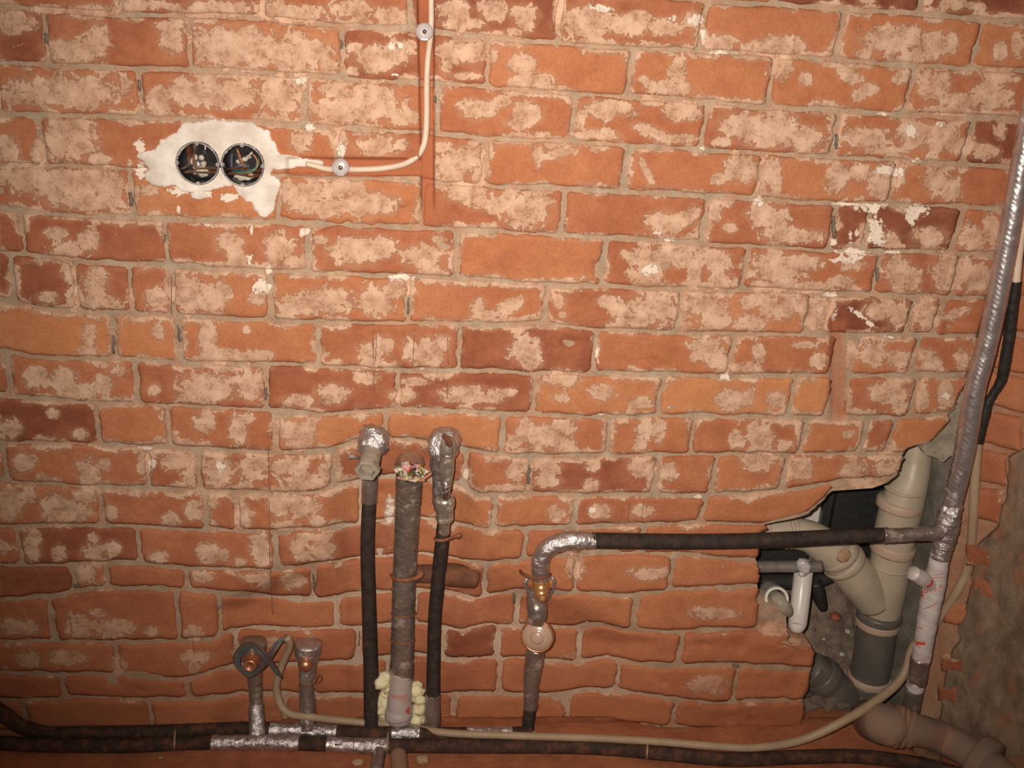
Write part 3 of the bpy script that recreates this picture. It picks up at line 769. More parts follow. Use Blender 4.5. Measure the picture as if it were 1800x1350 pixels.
link('render_coat', Vc, [[i*70+j, (i+1)*70+j, (i+1)*70+j+1, i*70+j+1] for i in range(len(cy)-1) for j in range(69)], M['render_brown'], wr)
def rbrick(xa, xb, ya, yb, sl, seed, tint=0.6, proud=0.008):
    nu, nv = 14, 10
    U, Vv = np.meshgrid(np.linspace(0, 1, nu+1), np.linspace(0, 1, nv+1))
    X = xa+(xb-xa)*U+3*fbm(Vv*3, seed, 0, 2)*(1-2*U)
    Y = ya+(yb-ya)*Vv+sl*(X-1745)+3.0*fbm(U*4, seed+3, 0, 3)*(1-2*Vv)
    ed = np.minimum(np.minimum(U, 1-U)*(xb-xa), np.minimum(Vv, 1-Vv)*(yb-ya))
    off = proud-0.006*(1-sstep(ed/6))+0.003*fbm(X*0.05, Y*0.05, seed, 3)
    P = onright(X.ravel(), Y.ravel(), off.ravel())
    n = nu+1
    F = [[i*n+j, (i+1)*n+j, (i+1)*n+j+1, i*n+j+1] for i in range(nv) for j in range(nu)]
    loop = [j for j in range(nu)]+[i*n+nu for i in range(nv)]+[nv*n+j for j in range(nu, 0, -1)]+[i*n for i in range(nv, 0, -1)]
    k0 = len(P); m = len(loop)
    P = np.vstack([P, P[loop]-NR[None, :]*0.03])
    F += [[loop[i], loop[(i+1) % m], k0+(i+1) % m, k0+i] for i in range(m)]
    e2 = np.concatenate([ed.ravel(), 0*np.array(loop)])
    xx = np.concatenate([X.ravel(), X.ravel()[loop]]); yy = np.concatenate([Y.ravel(), Y.ravel()[loop]])
    f = np.clip(0.75*fbm(xx*0.03, yy*0.04, seed, 3)-0.1, -0.5, 0.4)-e2/14.0
    a = np.stack([(np.maximum(f, -0.5)+0.5)/1.5, 0*f, tint+0*f, 0.15+0*f], -1)
    link('brick', P, F, M['brick'], wr, attr=a)
rb = [(1752,1990,372,438,.22,.5),(1738,1980,440,508,.22,.5),(1735,1860,512,574,.2,.6),(1865,1990,512,574,.2,.5),(1728,1880,582,646,.22,.65),(1720,1850,652,712,.24,.7),(1855,1990,652,712,.24,.5),
      (1722,1796,722,782,.25,.6),(1716,1771,792,850,.22,.55),(1712,1762,860,916,.2,.5),(1760,1990,300,366,.2,.5),(1772,1990,228,294,.2,.45)]
for i, (a, b, c, d, s, t) in enumerate(rb): rbrick(a, b, c, d, s, 20+i*3.3, t)
for i, (a, b, c, d, t) in enumerate([(1660,1708,1066,1102,.75),(1712,1752,1016,1052,.4),(1656,1702,1160,1186,.3),(1650,1688,1212,1240,.32),(1700,1748,960,996,.4)]):
    rbrick(a, b, c, d, 0.1, 70+i*4.1, t, 0.011)

# shaft behind the wall
def rear_fn(x, z):
    return np.stack([x, 0.34+0.012*fbm(x*6, z*6, 2.0, 4), z], -1)
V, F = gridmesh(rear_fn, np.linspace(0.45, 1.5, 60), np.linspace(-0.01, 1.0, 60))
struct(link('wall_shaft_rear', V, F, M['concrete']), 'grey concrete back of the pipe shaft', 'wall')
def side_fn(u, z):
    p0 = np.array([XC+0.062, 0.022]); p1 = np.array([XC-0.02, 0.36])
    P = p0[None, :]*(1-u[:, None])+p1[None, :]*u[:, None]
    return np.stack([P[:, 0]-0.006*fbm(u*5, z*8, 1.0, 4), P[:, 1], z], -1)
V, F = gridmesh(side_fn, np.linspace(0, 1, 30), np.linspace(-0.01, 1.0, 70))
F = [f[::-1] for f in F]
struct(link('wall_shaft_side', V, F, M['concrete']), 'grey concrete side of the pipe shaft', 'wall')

def rub_fn(x, y):
    z = 0.016+0.30*sstep((y-0.07)/0.24)*np.exp(-((x-w1(1455, 1100, 0.2)[0])/0.16)**2)+0.03*fbm(x*14, y*14, 3.0, 4)+0.014*fbm(x*50, y*50, 3.0, 3)
    return np.stack([x, y, np.maximum(z, 0.004)], -1)
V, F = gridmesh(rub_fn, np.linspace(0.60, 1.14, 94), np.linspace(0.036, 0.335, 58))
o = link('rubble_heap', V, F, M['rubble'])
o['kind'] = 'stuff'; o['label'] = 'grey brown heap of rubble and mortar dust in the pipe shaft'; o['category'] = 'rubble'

# grey plaster left standing between the broken edge and the riser
pp = [(1690,655),(1712,640),(1700,760),(1688,800),(1680,808),(1672,801),(1665,806),(1660,812),(1654,812),(1648,806),(1640,803),(1628,800),(1620,790),(1640,745),(1665,715)]
P = W([p[0] for p in pp], [p[1] for p in pp], [0.022]*len(pp))
Pb = P.copy(); Pb[:, 1] += 0.02
n = len(pp)
link('plaster_remnant', np.vstack([P, Pb]), [list(range(n))]+[list(range(2*n-1, n-1, -1))]+[[i, n+i, n+(i+1) % n, (i+1) % n] for i in range(n)], M['grey_plaster'], wall, smooth=False)

# white plaster smeared around the sockets (part of the wall)
def patch(name, ells, mat, step, lift, cut=()):
    e = np.array([(a, b, c, d, 1.0, 0.0) for a, b, c, d in ells])
    x0, x1 = (e[:, 0]-e[:, 2]).min()-12, (e[:, 0]+e[:, 2]).max()+12
    y0, y1 = (e[:, 1]-e[:, 3]).min()-12, (e[:, 1]+e[:, 3]).max()+12
    gx, gy = np.arange(x0, x1, step), np.arange(y0, y1, step)
    X, Y = np.meshgrid(gx, gy)
    f = np.full(X.shape, -9.0)
    for a, b, c, d, _, _ in e: f = np.maximum(f, 1-np.sqrt(((X-a)/c)**2+((Y-b)/d)**2))
    f = f+0.22*fbm(X*0.055, Y*0.055, 2.0, 4, 0.65)
    keep = f > 0.02
    for hx, hy, hr in cut: keep &= (X-hx)**2+(Y-hy)**2 > hr*hr
    D = rec(X, Y)-0.0035-lift*sstep(f/0.25)+0.0012*fbm(X*0.06, Y*0.06, 7.0, 3)
    n = X.shape[1]; V = W(X.ravel(), Y.ravel(), D.ravel())
    k = keep.ravel(); F = []; used = {}
    for i in range(X.shape[0]-1):
        for j in range(n-1):
            q = [i*n+j, (i+1)*n+j, (i+1)*n+j+1, i*n+j+1]
            if sum(k[q]) >= 3: F.append(q)
    ids = sorted({v for q in F for v in q}); mp = {v: i for i, v in enumerate(ids)}
    Vv = V[ids]; F = [[mp[v] for v in q] for q in F]
    cnt = {}
    for q in F:
        for a, b in zip(q, q[1:]+q[:1]):
            key = (min(a, b), max(a, b)); cnt.setdefault(key, []).append((a, b))
    m = len(Vv); Vb = Vv.copy(); Vb[:, 1] += 0.012
    Vv = np.vstack([Vv, Vb])
    for key, l in cnt.items():
        if len(l) == 1:
            a, b = l[0]; F.append([b, a, a+m, b+m])
    return link(name, Vv, F, mat, wall)
patch('plaster_patch', [(330,265,62,36),(300,280,50,26),(290,310,36,20),(380,238,72,28),(425,245,52,30),(450,275,40,40),(487,285,50,14),(530,287,40,8),(455,330,40,26),(465,345,22,34),(270,275,30,12),(395,285,50,48),
      (345,325,40,14),(350,345,14,6)],
      M['white_plaster'], 1.8, 0.0022, [(348, 287, 36.5), (427, 290, 36.5)])

# pencil lines on the wall
for ln in ([(655,585),(657,640)],[(662,590),(660,636)],[(728,590),(726,646)],[(786,592),(788,640)],[(657,650),(658,690)],[(786,672),(786,700)],[(472,780),(473,860)],[(473,880),(474,990)],[(475,995),(479,1080)],[(301,486),(301,552)],
           [(1106,880),(1104,915)],[(1131,878),(1128,913)],[(337,1118),(342,1150)]):
    P = []
    for k in range(11):
        t = k/10; x = ln[0][0]*(1-t)+ln[1][0]*t+0.5*math.sin(k*2.1); y = ln[0][1]*(1-t)+ln[1][1]*t
        p = w1(x, y, float(rec(x, y))-0.0052); P.append([*p, 0.0006])
    t = Tube(P, ds=0.01, seg=5)
    link('pencil_line', t.v, t.f, M['pencil'], wall)

# dark strips in the joints: the shade of deep open gaps, put in as colour
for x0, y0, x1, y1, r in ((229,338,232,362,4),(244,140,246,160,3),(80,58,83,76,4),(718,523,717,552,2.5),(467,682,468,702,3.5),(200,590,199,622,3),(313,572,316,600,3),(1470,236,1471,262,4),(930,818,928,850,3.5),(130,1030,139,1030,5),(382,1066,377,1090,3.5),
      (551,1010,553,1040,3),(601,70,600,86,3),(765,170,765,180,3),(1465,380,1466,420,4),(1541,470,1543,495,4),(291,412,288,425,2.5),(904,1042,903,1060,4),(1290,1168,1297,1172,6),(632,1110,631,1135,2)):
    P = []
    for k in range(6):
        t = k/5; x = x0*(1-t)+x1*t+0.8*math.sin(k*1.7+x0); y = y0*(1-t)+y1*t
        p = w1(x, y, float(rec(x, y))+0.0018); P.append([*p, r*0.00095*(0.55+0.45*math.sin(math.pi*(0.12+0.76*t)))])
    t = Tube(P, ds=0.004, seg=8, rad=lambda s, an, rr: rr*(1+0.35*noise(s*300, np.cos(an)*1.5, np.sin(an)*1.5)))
    link('joint_shade_strip', t.v, t.f, M['joint_shade'], wall)

# ------------------------------------------------------------------ pipes
def PT(pts):
    """(px, py, depth, radius px) -> world points with radius in metres"""
    out = []
    for x, y, d, r in pts:
        p = w1(x, y, d); out.append([*p, r*mpp(p)])
    return out
def PZ(pts):
    out = []
    for x, y, z, r in pts:
        p = WZ(x, y, z); out.append([*p, r*mpp(p)])
    return out
def corr(pitch=0.0050, a=0.12):
    return lambda s, t, r: r*(1+a*(np.abs(np.sin(math.pi*s/pitch))-0.6))
def wrap(pitch=0.022, a=0.06, k=1.0, seed=0.0, crum=0.05, jit=0.0):
    def f(s, t, r):
        ph = (s/pitch+k*t/(2*math.pi)+jit*noise(s*45+seed, 0*t+seed)) % 1.0
        ph = ph*(1-sstep((ph-0.88)/0.12))
        n = fbm(s*70+seed, np.cos(t)*2.2+seed, np.sin(t)*2.2, 4, 0.6)
        fold = np.abs(noise(s*150+t*2.5, np.cos(t)*1.5+seed, np.sin(t)*1.5))
        return r*(1+a*(ph-0.5)+crum*n+crum*0.8*(fold-0.4))
    return f
HOSE = dict(ds=0.0016, seg=18)
TAPE = dict(ds=0.003, seg=28)
def part(name, tube, mat, parent, **k): return link(name, tube.v, tube.f, mat, parent, **k)

# -- left water outlet: hose with elbow
R0 = PZ([(652,1296,0.014,12.5)])[0][:3]
a = thing('water_pipe', 'black corrugated water pipe rising to an empty grey plastic elbow outlet', 'pipe', R0, 'pipe ends along the wall')
part('insulation_sleeve', Tube(PT([(652,1294,-0.022,12.5),(652,1230,0.006,12.5),(651,1150,0.016,12.5),(648,1050,0.020,12.3),(646,960,0.022,12.2),(649,876,0.022,12.2)]), rad=corr(), **HOSE), M['hose'], a)
part('tape_wrap', Tube(PT([(649,882,0.022,13.8),(650,850,0.020,14.3),(652,822,0.022,14.6)]), rad=wrap(0.03, .03, 1, 3, .02), **TAPE), M['foil_dull'], a)
part('foil_wrap', Tube(PT([(664,764,0.006,25),(659,772,-0.004,29),(654,783,-0.016,28),(651,794,-0.028,21)]), rad=wrap(0.03, .12, 1, 8, .22), ds=0.0022, seg=40, ref=(1, 0, 0)), M['foil'], a)
e0 = w1(657, 786, -0.012); e1 = w1(645, 828, -0.080)
ax = e1-e0; L = np.linalg.norm(ax); mp = mpp(e1)
v, f = lathe([(0.0, -0.01), (16.0*mp, -0.01), (17.5*mp, 0.01), (18.5*mp, L*0.75), (18.5*mp, L*0.82), (15*mp, L*0.9)], e0, ax, 28)
el = link('elbow_fitting', v, f, M['grey_plastic'], a)
v, f = lathe([(20*mp, L*0.80), (22.5*mp, L*0.83), (22.5*mp, L*1.0), (21*mp, L*1.04), (16*mp, L*1.04), (14.5*mp, L*0.99), (14.0*mp, L*0.80), (0.01*mp, L*0.80)], e0, ax, 6, rot=0.5)
link('hex_collar', v, f, M['grey_plastic'], el, smooth=False)
pr = []
for k in range(9): pr += [(15.2*mp, L*(0.80+k*0.022)), (14.0*mp, L*(0.811+k*0.022))]
v, f = lathe(pr, e0, ax, 28); link('thread', v, f, M['grey_plastic'], el)
t = Tube(PT([(634,806,0.02,3.2),(624,803,-0.005,3.6),(617,802,-0.008,4.6),(614,805,-0.004,3.2)]), ds=0.002, seg=10)
part('wire_hook', t, M['grey_plastic'], a)

# -- thick taped drain pipe in the middle
R0 = w1(702, 1270, -0.01); R0[2] = 0.0
a = thing('drain_pipe', 'thick drain pipe wrapped in grey tape, stuffed with colourful paper at the top', 'pipe', R0, 'pipe ends along the wall')
tp = Tube(PT([(706,1188,0.006,20.5),(708,1110,0.014,20.5),(710,1030,0.018,20.8),(714,945,0.020,21.5),(718,870,0.016,23),(719,846,0.010,23.5),(720,833,0.004,23)]), rad=wrap(0.016, .06, 2.6, 1, .035, .7), ds=0.0022, seg=44, caps=False)
part('tape_wrap', tp, M['foil_dull'], a)
fl = Tube(PT([(702,1272,-0.018,18),(702,1262,-0.014,21.5),(702,1240,-0.008,22.5),(704,1210,0.0,20.5),(706,1180,0.006,19.8)]), rad=wrap(0.06, .02, 1, 5, .02), ds=0.003, seg=36)
sl = part('film_sleeve', fl, M['film_grey'], a)
mb = MB()
s0 = fl.L*0.60
for k in range(12):
    an = -0.75+k*0.12
    mb.add(*fl.ribbon([(s0-0.003+0.001*(k % 2), an), (s0+0.004+0.001*((k*7) % 3), an+0.04*(k % 3-1))], 0.0022))
mb.add(*fl.ribbon([(s0-0.005, -0.8), (s0-0.0065, 0.0), (s0-0.005, 0.55)], 0.0012))
mb.add(*fl.ribbon([(s0-0.012, 0.25), (s0-0.004, 0.9)], 0.0010)); mb.add(*fl.ribbon([(s0-0.015, 0.35), (s0-0.008, 0.95)], 0.0010))
link('red_print', mb.v, mb.f, M['pale_print'], sl, smooth=False)
mb = MB()
mb.add(*fl.ribbon([(fl.L*.30, 0.55), (fl.L*.38, 0.85)], 0.008)); mb.add(*fl.ribbon([(fl.L*.26, 0.8), (fl.L*.34, 0.72)], 0.006))
link('red_stain', mb.v, mb.f, M['red_print'], sl, smooth=False)
part('dust_ring', Tube(PT([(700,1262,-0.016,23.3),(700,1256,-0.014,24),(701,1250,-0.012,23.2)]), ds=0.002, seg=30), M['film_grey'], a)
for y, d, r in ((1081,.014,21.8),(1128,.011,21.6)):
    x = 709 if y < 1100 else 707.5
    part('tie_wire', Tube(PT([(x-r,y-3,d-0.004,1.3),(x-r*.6,y+2,d-0.019,1.3),(x,y+4,d-0.025,1.3),(x+r*.6,y+2,d-0.019,1.3),(x+r,y-4,d-0.003,1.3)]), ds=0.003, seg=6), M['wire_rust'], a)
part('tie_strap', Tube(PT([(687,1010,0.022,2.6),(695,1018,-0.001,3.6),(712,1020,-0.010,3.8),(728,1017,-0.004,3.8),(736,1014,-0.002,4.8),(741,1009,0.0,5.0),(736,1004,0.004,3.5)]), ds=0.002, seg=10), M['wire_rust'], a)
v, f = blob(w1(720, 806, 0.032), (0.030, 0.026, 0.034), 0.22, 1.8, 3, 4.0)
tag(link('mud_lump', v, f, M['mud']), 'brown lump of dried mud behind the open top of the thick taped pipe', 'mud')

pa = thing('paper_plug', 'crumpled red, yellow and cream printed paper stuffed into the thick pipe', 'paper', w1(722, 832, 0.0))
for k in range(9):
    c = np.array([723+[-18,-8,6,16,-12,3,16,-4,9][k], 832+[-6,-12,-10,-4,4,8,6,0,1][k]], float)
    n = 7
    g = []
    ang = k*1.3
    for i in range(n):
        for j in range(n):
            u_, v_ = (i/(n-1)-0.5)*24, (j/(n-1)-0.5)*19
            x = c[0]+u_*math.cos(ang)-v_*math.sin(ang); y = c[1]+u_*math.sin(ang)*0.7+v_*math.cos(ang)*0.7
            g.append(w1(x, y, -0.012+0.014*float(noise(i*0.9+k*5, j*0.9, k*3.0))+0.0003*(k % 4)))
    F = [[i*n+j, (i+1)*n+j, (i+1)*n+j+1, i*n+j+1] for i in range(n-1) for j in range(n-1)]
    link('paper_scrap', g, F, M['paper'], pa, smooth=False)
t = Tube(PT([(738,846,-0.015,2.5),(750,838,-0.02,3.0),(758,833,-0.022,2.0)]), ds=0.002, seg=6)
link('paper_twist', t.v, t.f, M['pale_print'], pa)

# expanding foam round its foot
for i, (x, y, d, rx, ry, rz, lab) in enumerate([(676,1228,0.006,.014,.018,.046,'pale yellow foam bulging on the left of the white film sleeve'),(737,1238,0.006,.017,.018,.036,'pale yellow foam bulging on the right of the white film sleeve')]):
    mb = MB()
    for k in range(9):
        q = w1(x+rng.uniform(-7, 7), y+(k-4)*(9.5 if i == 0 else 7.5), d+rng.uniform(-.006, .008))
        rr = .011+.005*rng.random(); q[2] = max(q[2], rr)
        v, f = blob(q, (rr*1.15, rr, rr*1.1), 0.45, 2.6, 3, 2+i*3.0+k*1.7); mb.add(v, f)
    tag(link('foam_bead', mb.v, mb.f, M['foam']), lab, 'foam', 'expanding foam at the thick pipe')

# -- right water outlet with angle valve
R0 = w1(760, 1278, -0.012); R0[2] = 0
a = thing('valve_pipe', 'black corrugated water pipe ending in a chrome angle valve', 'pipe', R0, 'pipe ends along the wall')
part('insulation_sleeve', Tube(PT([(761,1226,0.000,12.0),(762,1170,0.012,11.6),(764,1090,0.018,11.5),(770,1020,0.012,11.8),(776,960,0.004,12.0),(781,915,0.008,12.0)]), rad=corr(), **HOSE), M['hose'], a)
part('foil_wrap', Tube(PT([(760,1278,-0.014,14.0),(760,1264,-0.011,14.5),(760,1240,-0.004,13.8),(761,1220,0.002,12.6)]), rad=wrap(0.05, .05, 1, 3, .07), **TAPE), M['foil_dull'], a)
part('foil_wrap', Tube(PT([(783,766,0.004,25),(782,774,-0.006,29),(780,788,-0.010,29),(776,808,-0.004,21),(775,835,0.008,16),(774,870,0.016,14),(776,895,0.016,13)]), rad=wrap(0.05, .12, 1, 11, .20), ds=0.0025, seg=40), M['foil'], a)
b0 = w1(787, 780, -0.040); b1 = w1(785, 862, -0.040)
ax = b1-b0; L = np.linalg.norm(ax); mp = mpp(b0)
vb = link('valve_body', *lathe([(0.1*mp, -0.012), (10*mp, -0.012), (13*mp, -0.004), (14.5*mp, 0.010), (14.5*mp, 0.018), (13.0*mp, 0.022), (13.0*mp, L*.55), (11*mp, L*.7), (8*mp, L*.98), (0.1*mp, L)], b0, ax, 28), M['nickel'], a)
link('ring_groove', *lathe([(14.0*mp, 0.0175), (15.2*mp, 0.0185), (15.2*mp, 0.0205), (14*mp, 0.0215)], b0, ax, 28), M['chrome'], vb)
c0 = w1(784, 848, -0.046); c1 = w1(784, 876, -0.044)
ax2 = c1-c0; L2 = np.linalg.norm(ax2)
link('valve_stem', *lathe([(0.1*mp, -.004), (5*mp, -0.003), (7.5*mp, 0.004), (7.5*mp, L2*0.9), (6.5*mp, L2)], c0, ax2, 24), M['chrome'], a)
n0 = w1(782, 872, -0.028); n1 = w1(781, 940, -0.020)
ax3 = n1-n0; L3 = np.linalg.norm(ax3)
nb = link('compression_nut', *lathe([(12*mp, 0), (17*mp, 0.003), (18.5*mp, 0.009), (18.5*mp, 0.020), (16.5*mp, 0.028), (16*mp, 0.031)], n0, ax3, 28), M['nickel'], a)
link('hex_nut', *lathe([(0.1*mp, .0285), (16*mp, 0.029), (16.5*mp, 0.031), (16.5*mp, L3*0.62), (15*mp, L3*0.65), (0.1*mp, L3*0.65)], n0, ax3, 6, rot=0.3), M['nickel'], a, smooth=False)
link('threaded_tail', *lathe([(10*mp, L3*.6), (10.2*mp, L3*.85), (9.6*mp, L3*.88), (10.2*mp, L3*.90), (9.8*mp, L3*.98), (0.1*mp, L3*.98)], n0, ax3, 24), M['nickel'], a)
part('pull_hook', Tube(PT([(786,782,-0.052,3.0),(784,772,-0.054,3.5),(780,766,-0.048,4),(784,769,-0.056,3),(790,776,-0.058,4.5),(790,784,-0.056,4.0)]), ds=0.002, seg=10), M['rust'], a)
part('wire_hook', Tube(PT([(764,946,0.004,2.2),(766,949,-0.010,2.8),(778,950,-0.016,3.0),(792,946,-0.008,2.8),(802,942,0.0,3.6),(808,941,0.002,4.4),(805,945,0.01,3.2)]), ds=0.002, seg=10), M['wire_rust'], a)

# -- rusty stub let into the wall
t = Tube(PT([(722,1008,0.045,16.5),(760,1008,0.044,17),(778,1008,0.044,17.5),(790,1010,0.036,21),(815,1012,0.028,21),(836,1014,0.024,20.5),(840,1015,0.024,17)]), rad=lambda s, an, r: r*(1+.03*noise(s*60, np.cos(an)*2, np.sin(an)*2)), ds=0.004, seg=26)
tag(link('pipe_stub', t.v, t.f, M['rust']), 'rusty brown horizontal steel pipe stub set into the wall behind the valve pipe', 'pipe')

# -- two small taps on the left
def tap(px, ytop, ybot, dt, label, grip):
    zb = WZ(px+4, ybot, 0.02)
    a = thing('pipe_outlet', label, 'pipe', (zb[0], zb[1], 0.0), 'short taped outlets')
    return a
a = tap(448, 1165, 1300, 0.02, 'short taped pipe outlet with coloured wires looped round its brass plug', 0)
part('pipe_tape', Tube(PT([(450,1240,0.008,11.0),(449,1215,0.018,12.5),(448,1195,0.022,12.5)]), rad=wrap(.02, .03, 1, 2, .03), **TAPE), M['foil_dull'], a)
part('dark_joint', Tube(PT([(450,1246,0.005,9.5),(450,1222,0.014,9.5)]), ds=.003, seg=20), M['rust'], a)
part('foil_wrap', Tube(PT([(453,1300,-0.030,15),(452,1290,-0.024,14.5),(451,1262,-0.006,13.8),(450,1238,0.006,13.4)]), rad=wrap(.03, .05, 1, 6, .07), **TAPE), M['foil'], a)
part('foil_cap', Tube(PT([(446,1126,0.020,19),(446,1128,0.020,23),(445,1140,0.020,23.5),(446,1160,0.020,19),(447,1180,0.020,15),(448,1200,0.018,13)]), rad=wrap(.05, .05, 1, 9, .07), ds=0.003, seg=34), M['foil_dull'], a)
q0 = w1(444, 1160, -0.002); q1 = w1(440, 1169, -0.026); mp = mpp(q1)
pg = link('brass_plug', *lathe([(14*mp, -0.004), (14*mp, .01), (11.5*mp, 0.013), (11.5*mp, 0.030), (10.5*mp, 0.033), (7*mp, 0.031), (0.1*mp, 0.029)], q0, q1-q0, 26), M['copper'], a)
w = thing('wire_loop', 'coloured cores of the beige cable looped around the brass plug', 'wire', w1(440, 1165, 0.0))
wires = [('teal', -2.5, 0), ('brown', 0, 1), ('green', 2.2, 2), ('grey', 4.2, 3), ('violet', -4.2, 4), ('brown', 5.8, 5)]
for nm, o, k in wires:
    P = [(503-1.5*o*.3,1122+o*.5,-0.015,1.6),(490+o*.5,1129+o*.5,-0.02,2.0),(478+o*.6,1146+o*.5,-0.026-.001*k,2.1),(466+o*.5,1166+o*.3,-0.028-.001*k,2.1),(452,1179+o*.6,-0.026,2.1),(437,1184+o*.9,-0.022,2.1),(421-o*.7,1173,-0.018,2.1),(417-o*.9,1158,-0.016,2.1),(424-o*.7,1143-o*.6,-0.018,2.1),
         (440,1135-o*.8,-0.022,2.1),(455+o*.7,1142-o*.4,-0.029-.001*k,2.1),(470+o*.8,1158,-0.034-.001*k,2.0),(482+o*.8,1175,-0.034,2.0),(491+o*.7,1188+o*.6,-0.032,1.6)]
    t = Tube(PT(P), ds=0.004, seg=8)
    link('wire', t.v, t.f, M['wire_'+nm], w)
a = tap(538, 1130, 1288, 0.02, 'short taped pipe outlet with flattened silver top beside the beige cable', 0)
part('foil_wrap', Tube(PT([(541,1284,-0.018,13.5),(541,1262,-0.006,13.8),(540,1232,0.006,13.8),(539,1205,0.014,12.8),(537,1182,0.018,12)]), rad=wrap(.024, .06, 1, 4, .06), **TAPE), M['foil_dull'], a)
def flat(t_):
    base = wrap(.05, .05, 1, 14, .05)
    return lambda s, an, r: base(s, an, r)
part('foil_cap', Tube(PT([(542,1129,0.020,20),(542,1131,0.020,24),(541,1144,0.020,24),(541,1156,0.019,20),(540,1175,0.017,15),(540,1200,0.014,14)]), rad=flat(0), ds=0.003, seg=34), M['foil'], a)
q0 = w1(538, 1164, 0.000); q1 = w1(537, 1171, -0.016); mp = mpp(q1)
link('brass_plug', *lathe([(12*mp, -0.004), (12.5*mp, .010), (10.5*mp, 0.018), (7*mp, 0.022), (0.1*mp, 0.023)], q0, q1-q0, 26), M['copper'], a)
part('tie_wire', Tube(PT([(526,1204,0.01,1.5),(532,1205,-0.002,1.5),(545,1204,-0.004,1.5),(555,1196,0.002,1.6),(561,1186,0.004,1.6),(566,1192,0.006,1.4),(560,1200,0.004,1.3)]), ds=.003, seg=6), M['wire_rust'], a)

# -- riser with tap and the long insulated hose to the right
R0 = w1(928, 1288, -0.015); R0[2] = 0
a = thing('tap_pipe', 'taped pipe bending down past an open brass tap with a clear round cap', 'pipe', R0, 'pipe ends along the wall')
part('foil_elbow', Tube(PT([(1046,951,-0.020,15),(1020,950,-0.021,16),(990,952,-0.021,16.5),(965,962,-0.020,16.5),(951,982,-0.017,16.5),(950,1004,-0.012,16.3),(952,1016,-0.010,15)]), rad=wrap(.028, .06, -1, 21, .09), ds=0.0025, seg=36), M['foil'], a)
part('neck_tape', Tube(PT([(945,1030,0.02,20),(944,1052,0.022,18),(944,1066,0.006,18.5),(944,1080,0.0,18),(942,1092,0.0,17)]), rad=wrap(.012, .09, 1, 5, .07), **TAPE), M['foil_dull'], a)
for s_ in (-1, 1):
    part('foil_strip', Tube(PT([(950+s_*20,1014,-0.004,3.6),(948+s_*25+(2 if s_ > 0 else 0),1024,-0.003,4.2),(950+s_*20,1040,0.0,3.4),(950+s_*13,1054,0.003,2.5)]), ds=.002, seg=10, rad=wrap(.02, .1, 1, 2, .2)), M['foil'], a)
q0 = w1(950, 1018, -0.004); q1 = w1(953, 1056, -0.040); mp = mpp(q1); L = np.linalg.norm(q1-q0)
bp = link('brass_tap', *lathe([(15*mp, -.004), (15.5*mp, .002), (15*mp, L*.28), (13.6*mp, L*.32), (14.4*mp, L*.36), (14.2*mp, L*.52), (12.4*mp, L*.56), (13.2*mp, L*.6), (12.6*mp, L*.80), (11*mp, L*.84), (8*mp, L*.86), (7.4*mp, L*1.0), (5*mp, L*1.04), (0.1*mp, L*1.04)], q0, q1-q0, 30), M['brass'], a)
q0 = w1(947, 1112, 0.006); q1 = w1(944, 1121, -0.022); mp = mpp(q1)
rb_ = link('tap_seat', *lathe([(14*mp, -.01), (22*mp, 0.0), (28*mp, 0.008), (30.5*mp, 0.018), (30*mp, 0.024), (27*mp, 0.0265), (26*mp, 0.024)], q0, q1-q0, 40), M['copper'], a)
link('round_cap', *lathe([(26.6*mp, 0.0235), (25*mp, 0.027), (14*mp, 0.0305), (11.5*mp, 0.031), (10.5*mp, 0.034), (9*mp, 0.0355), (0.1*mp, 0.0355)], q0, q1-q0, 40), M['cap'], a)
part('lower_tape', Tube(PT([(932,1246,-0.002,12.0),(933,1222,0.002,13.0),(935,1190,0.006,15),(939,1160,0.008,17),(942,1138,0.008,17)]), rad=wrap(.02, .06, 1, 7, .07), **TAPE), M['foil_dull'], a)
part('insulation_sleeve', Tube(PT([(928,1286,-0.016,10.5),(929,1264,-0.008,10.5),(932,1244,-0.002,10.8)]), rad=corr(), **HOSE), M['hose'], a)
part('floor_ring', Tube(PT([(928,1289,-0.018,14),(928,1284,-0.016,14)]), ds=.002, seg=24), M['clear'], a)
part('wire_hook', Tube(PT([(914,1003,0.0,2.5),(918,1008,-0.012,3.4),(928,1013,-0.026,3.0),(944,1016,-0.032,2.6),(960,1014,-0.028,2.6),(968,1009,-0.014,2.4)]), ds=.002, seg=10), M['rust'], a)
hs = Tube(PT([(1040,950,-0.020,14.2),(1100,951,-0.022,14.0),(1200,952,-0.024,13.8),(1300,951,-0.026,13.6),(1400,947,-0.028,13.3),(1480,943,-0.034,13.0),(1562,940,-0.040,12.6)]), rad=corr(), **HOSE)
tag(link('insulated_hose', hs.v, hs.f, M['hose']), 'black corrugated insulated hose running level across the broken hole', 'hose')

# -- silver riser on the right
R0 = w1(1602, 1245, -0.05); R0[2] = 0
a = thing('riser_pipe', 'tall riser pipe wrapped in shiny silver tape at the right corner', 'pipe', R0)
part('foil_wrap', Tube(PT([(1905,-230,-0.05,21),(1868,-60,-0.05,20.5),(1838,90,-0.05,20),(1812,210,-0.05,19.5),(1791,320,-0.05,19),(1771,430,-0.05,18.6),(1751,535,-0.05,18.2),(1732,620,-0.05,18),(1713,690,-0.05,18),(1696,790,-0.05,18),(1682,850,-0.05,17.5),(1671,895,-0.05,16.5)]),
     rad=wrap(.0095, .040, 7.0, 2, .030, .6), ds=0.0018, seg=36), M['foil_riser'], a)
part('tee_wrap', Tube(PT([(1675,886,-0.05,18),(1668,905,-0.05,20.5),(1664,925,-0.05,21),(1661,945,-0.05,19),(1656,962,-0.05,17.5)]), rad=wrap(.02, .08, 1, 4, .10), ds=0.0025, seg=34), M['foil'], a)
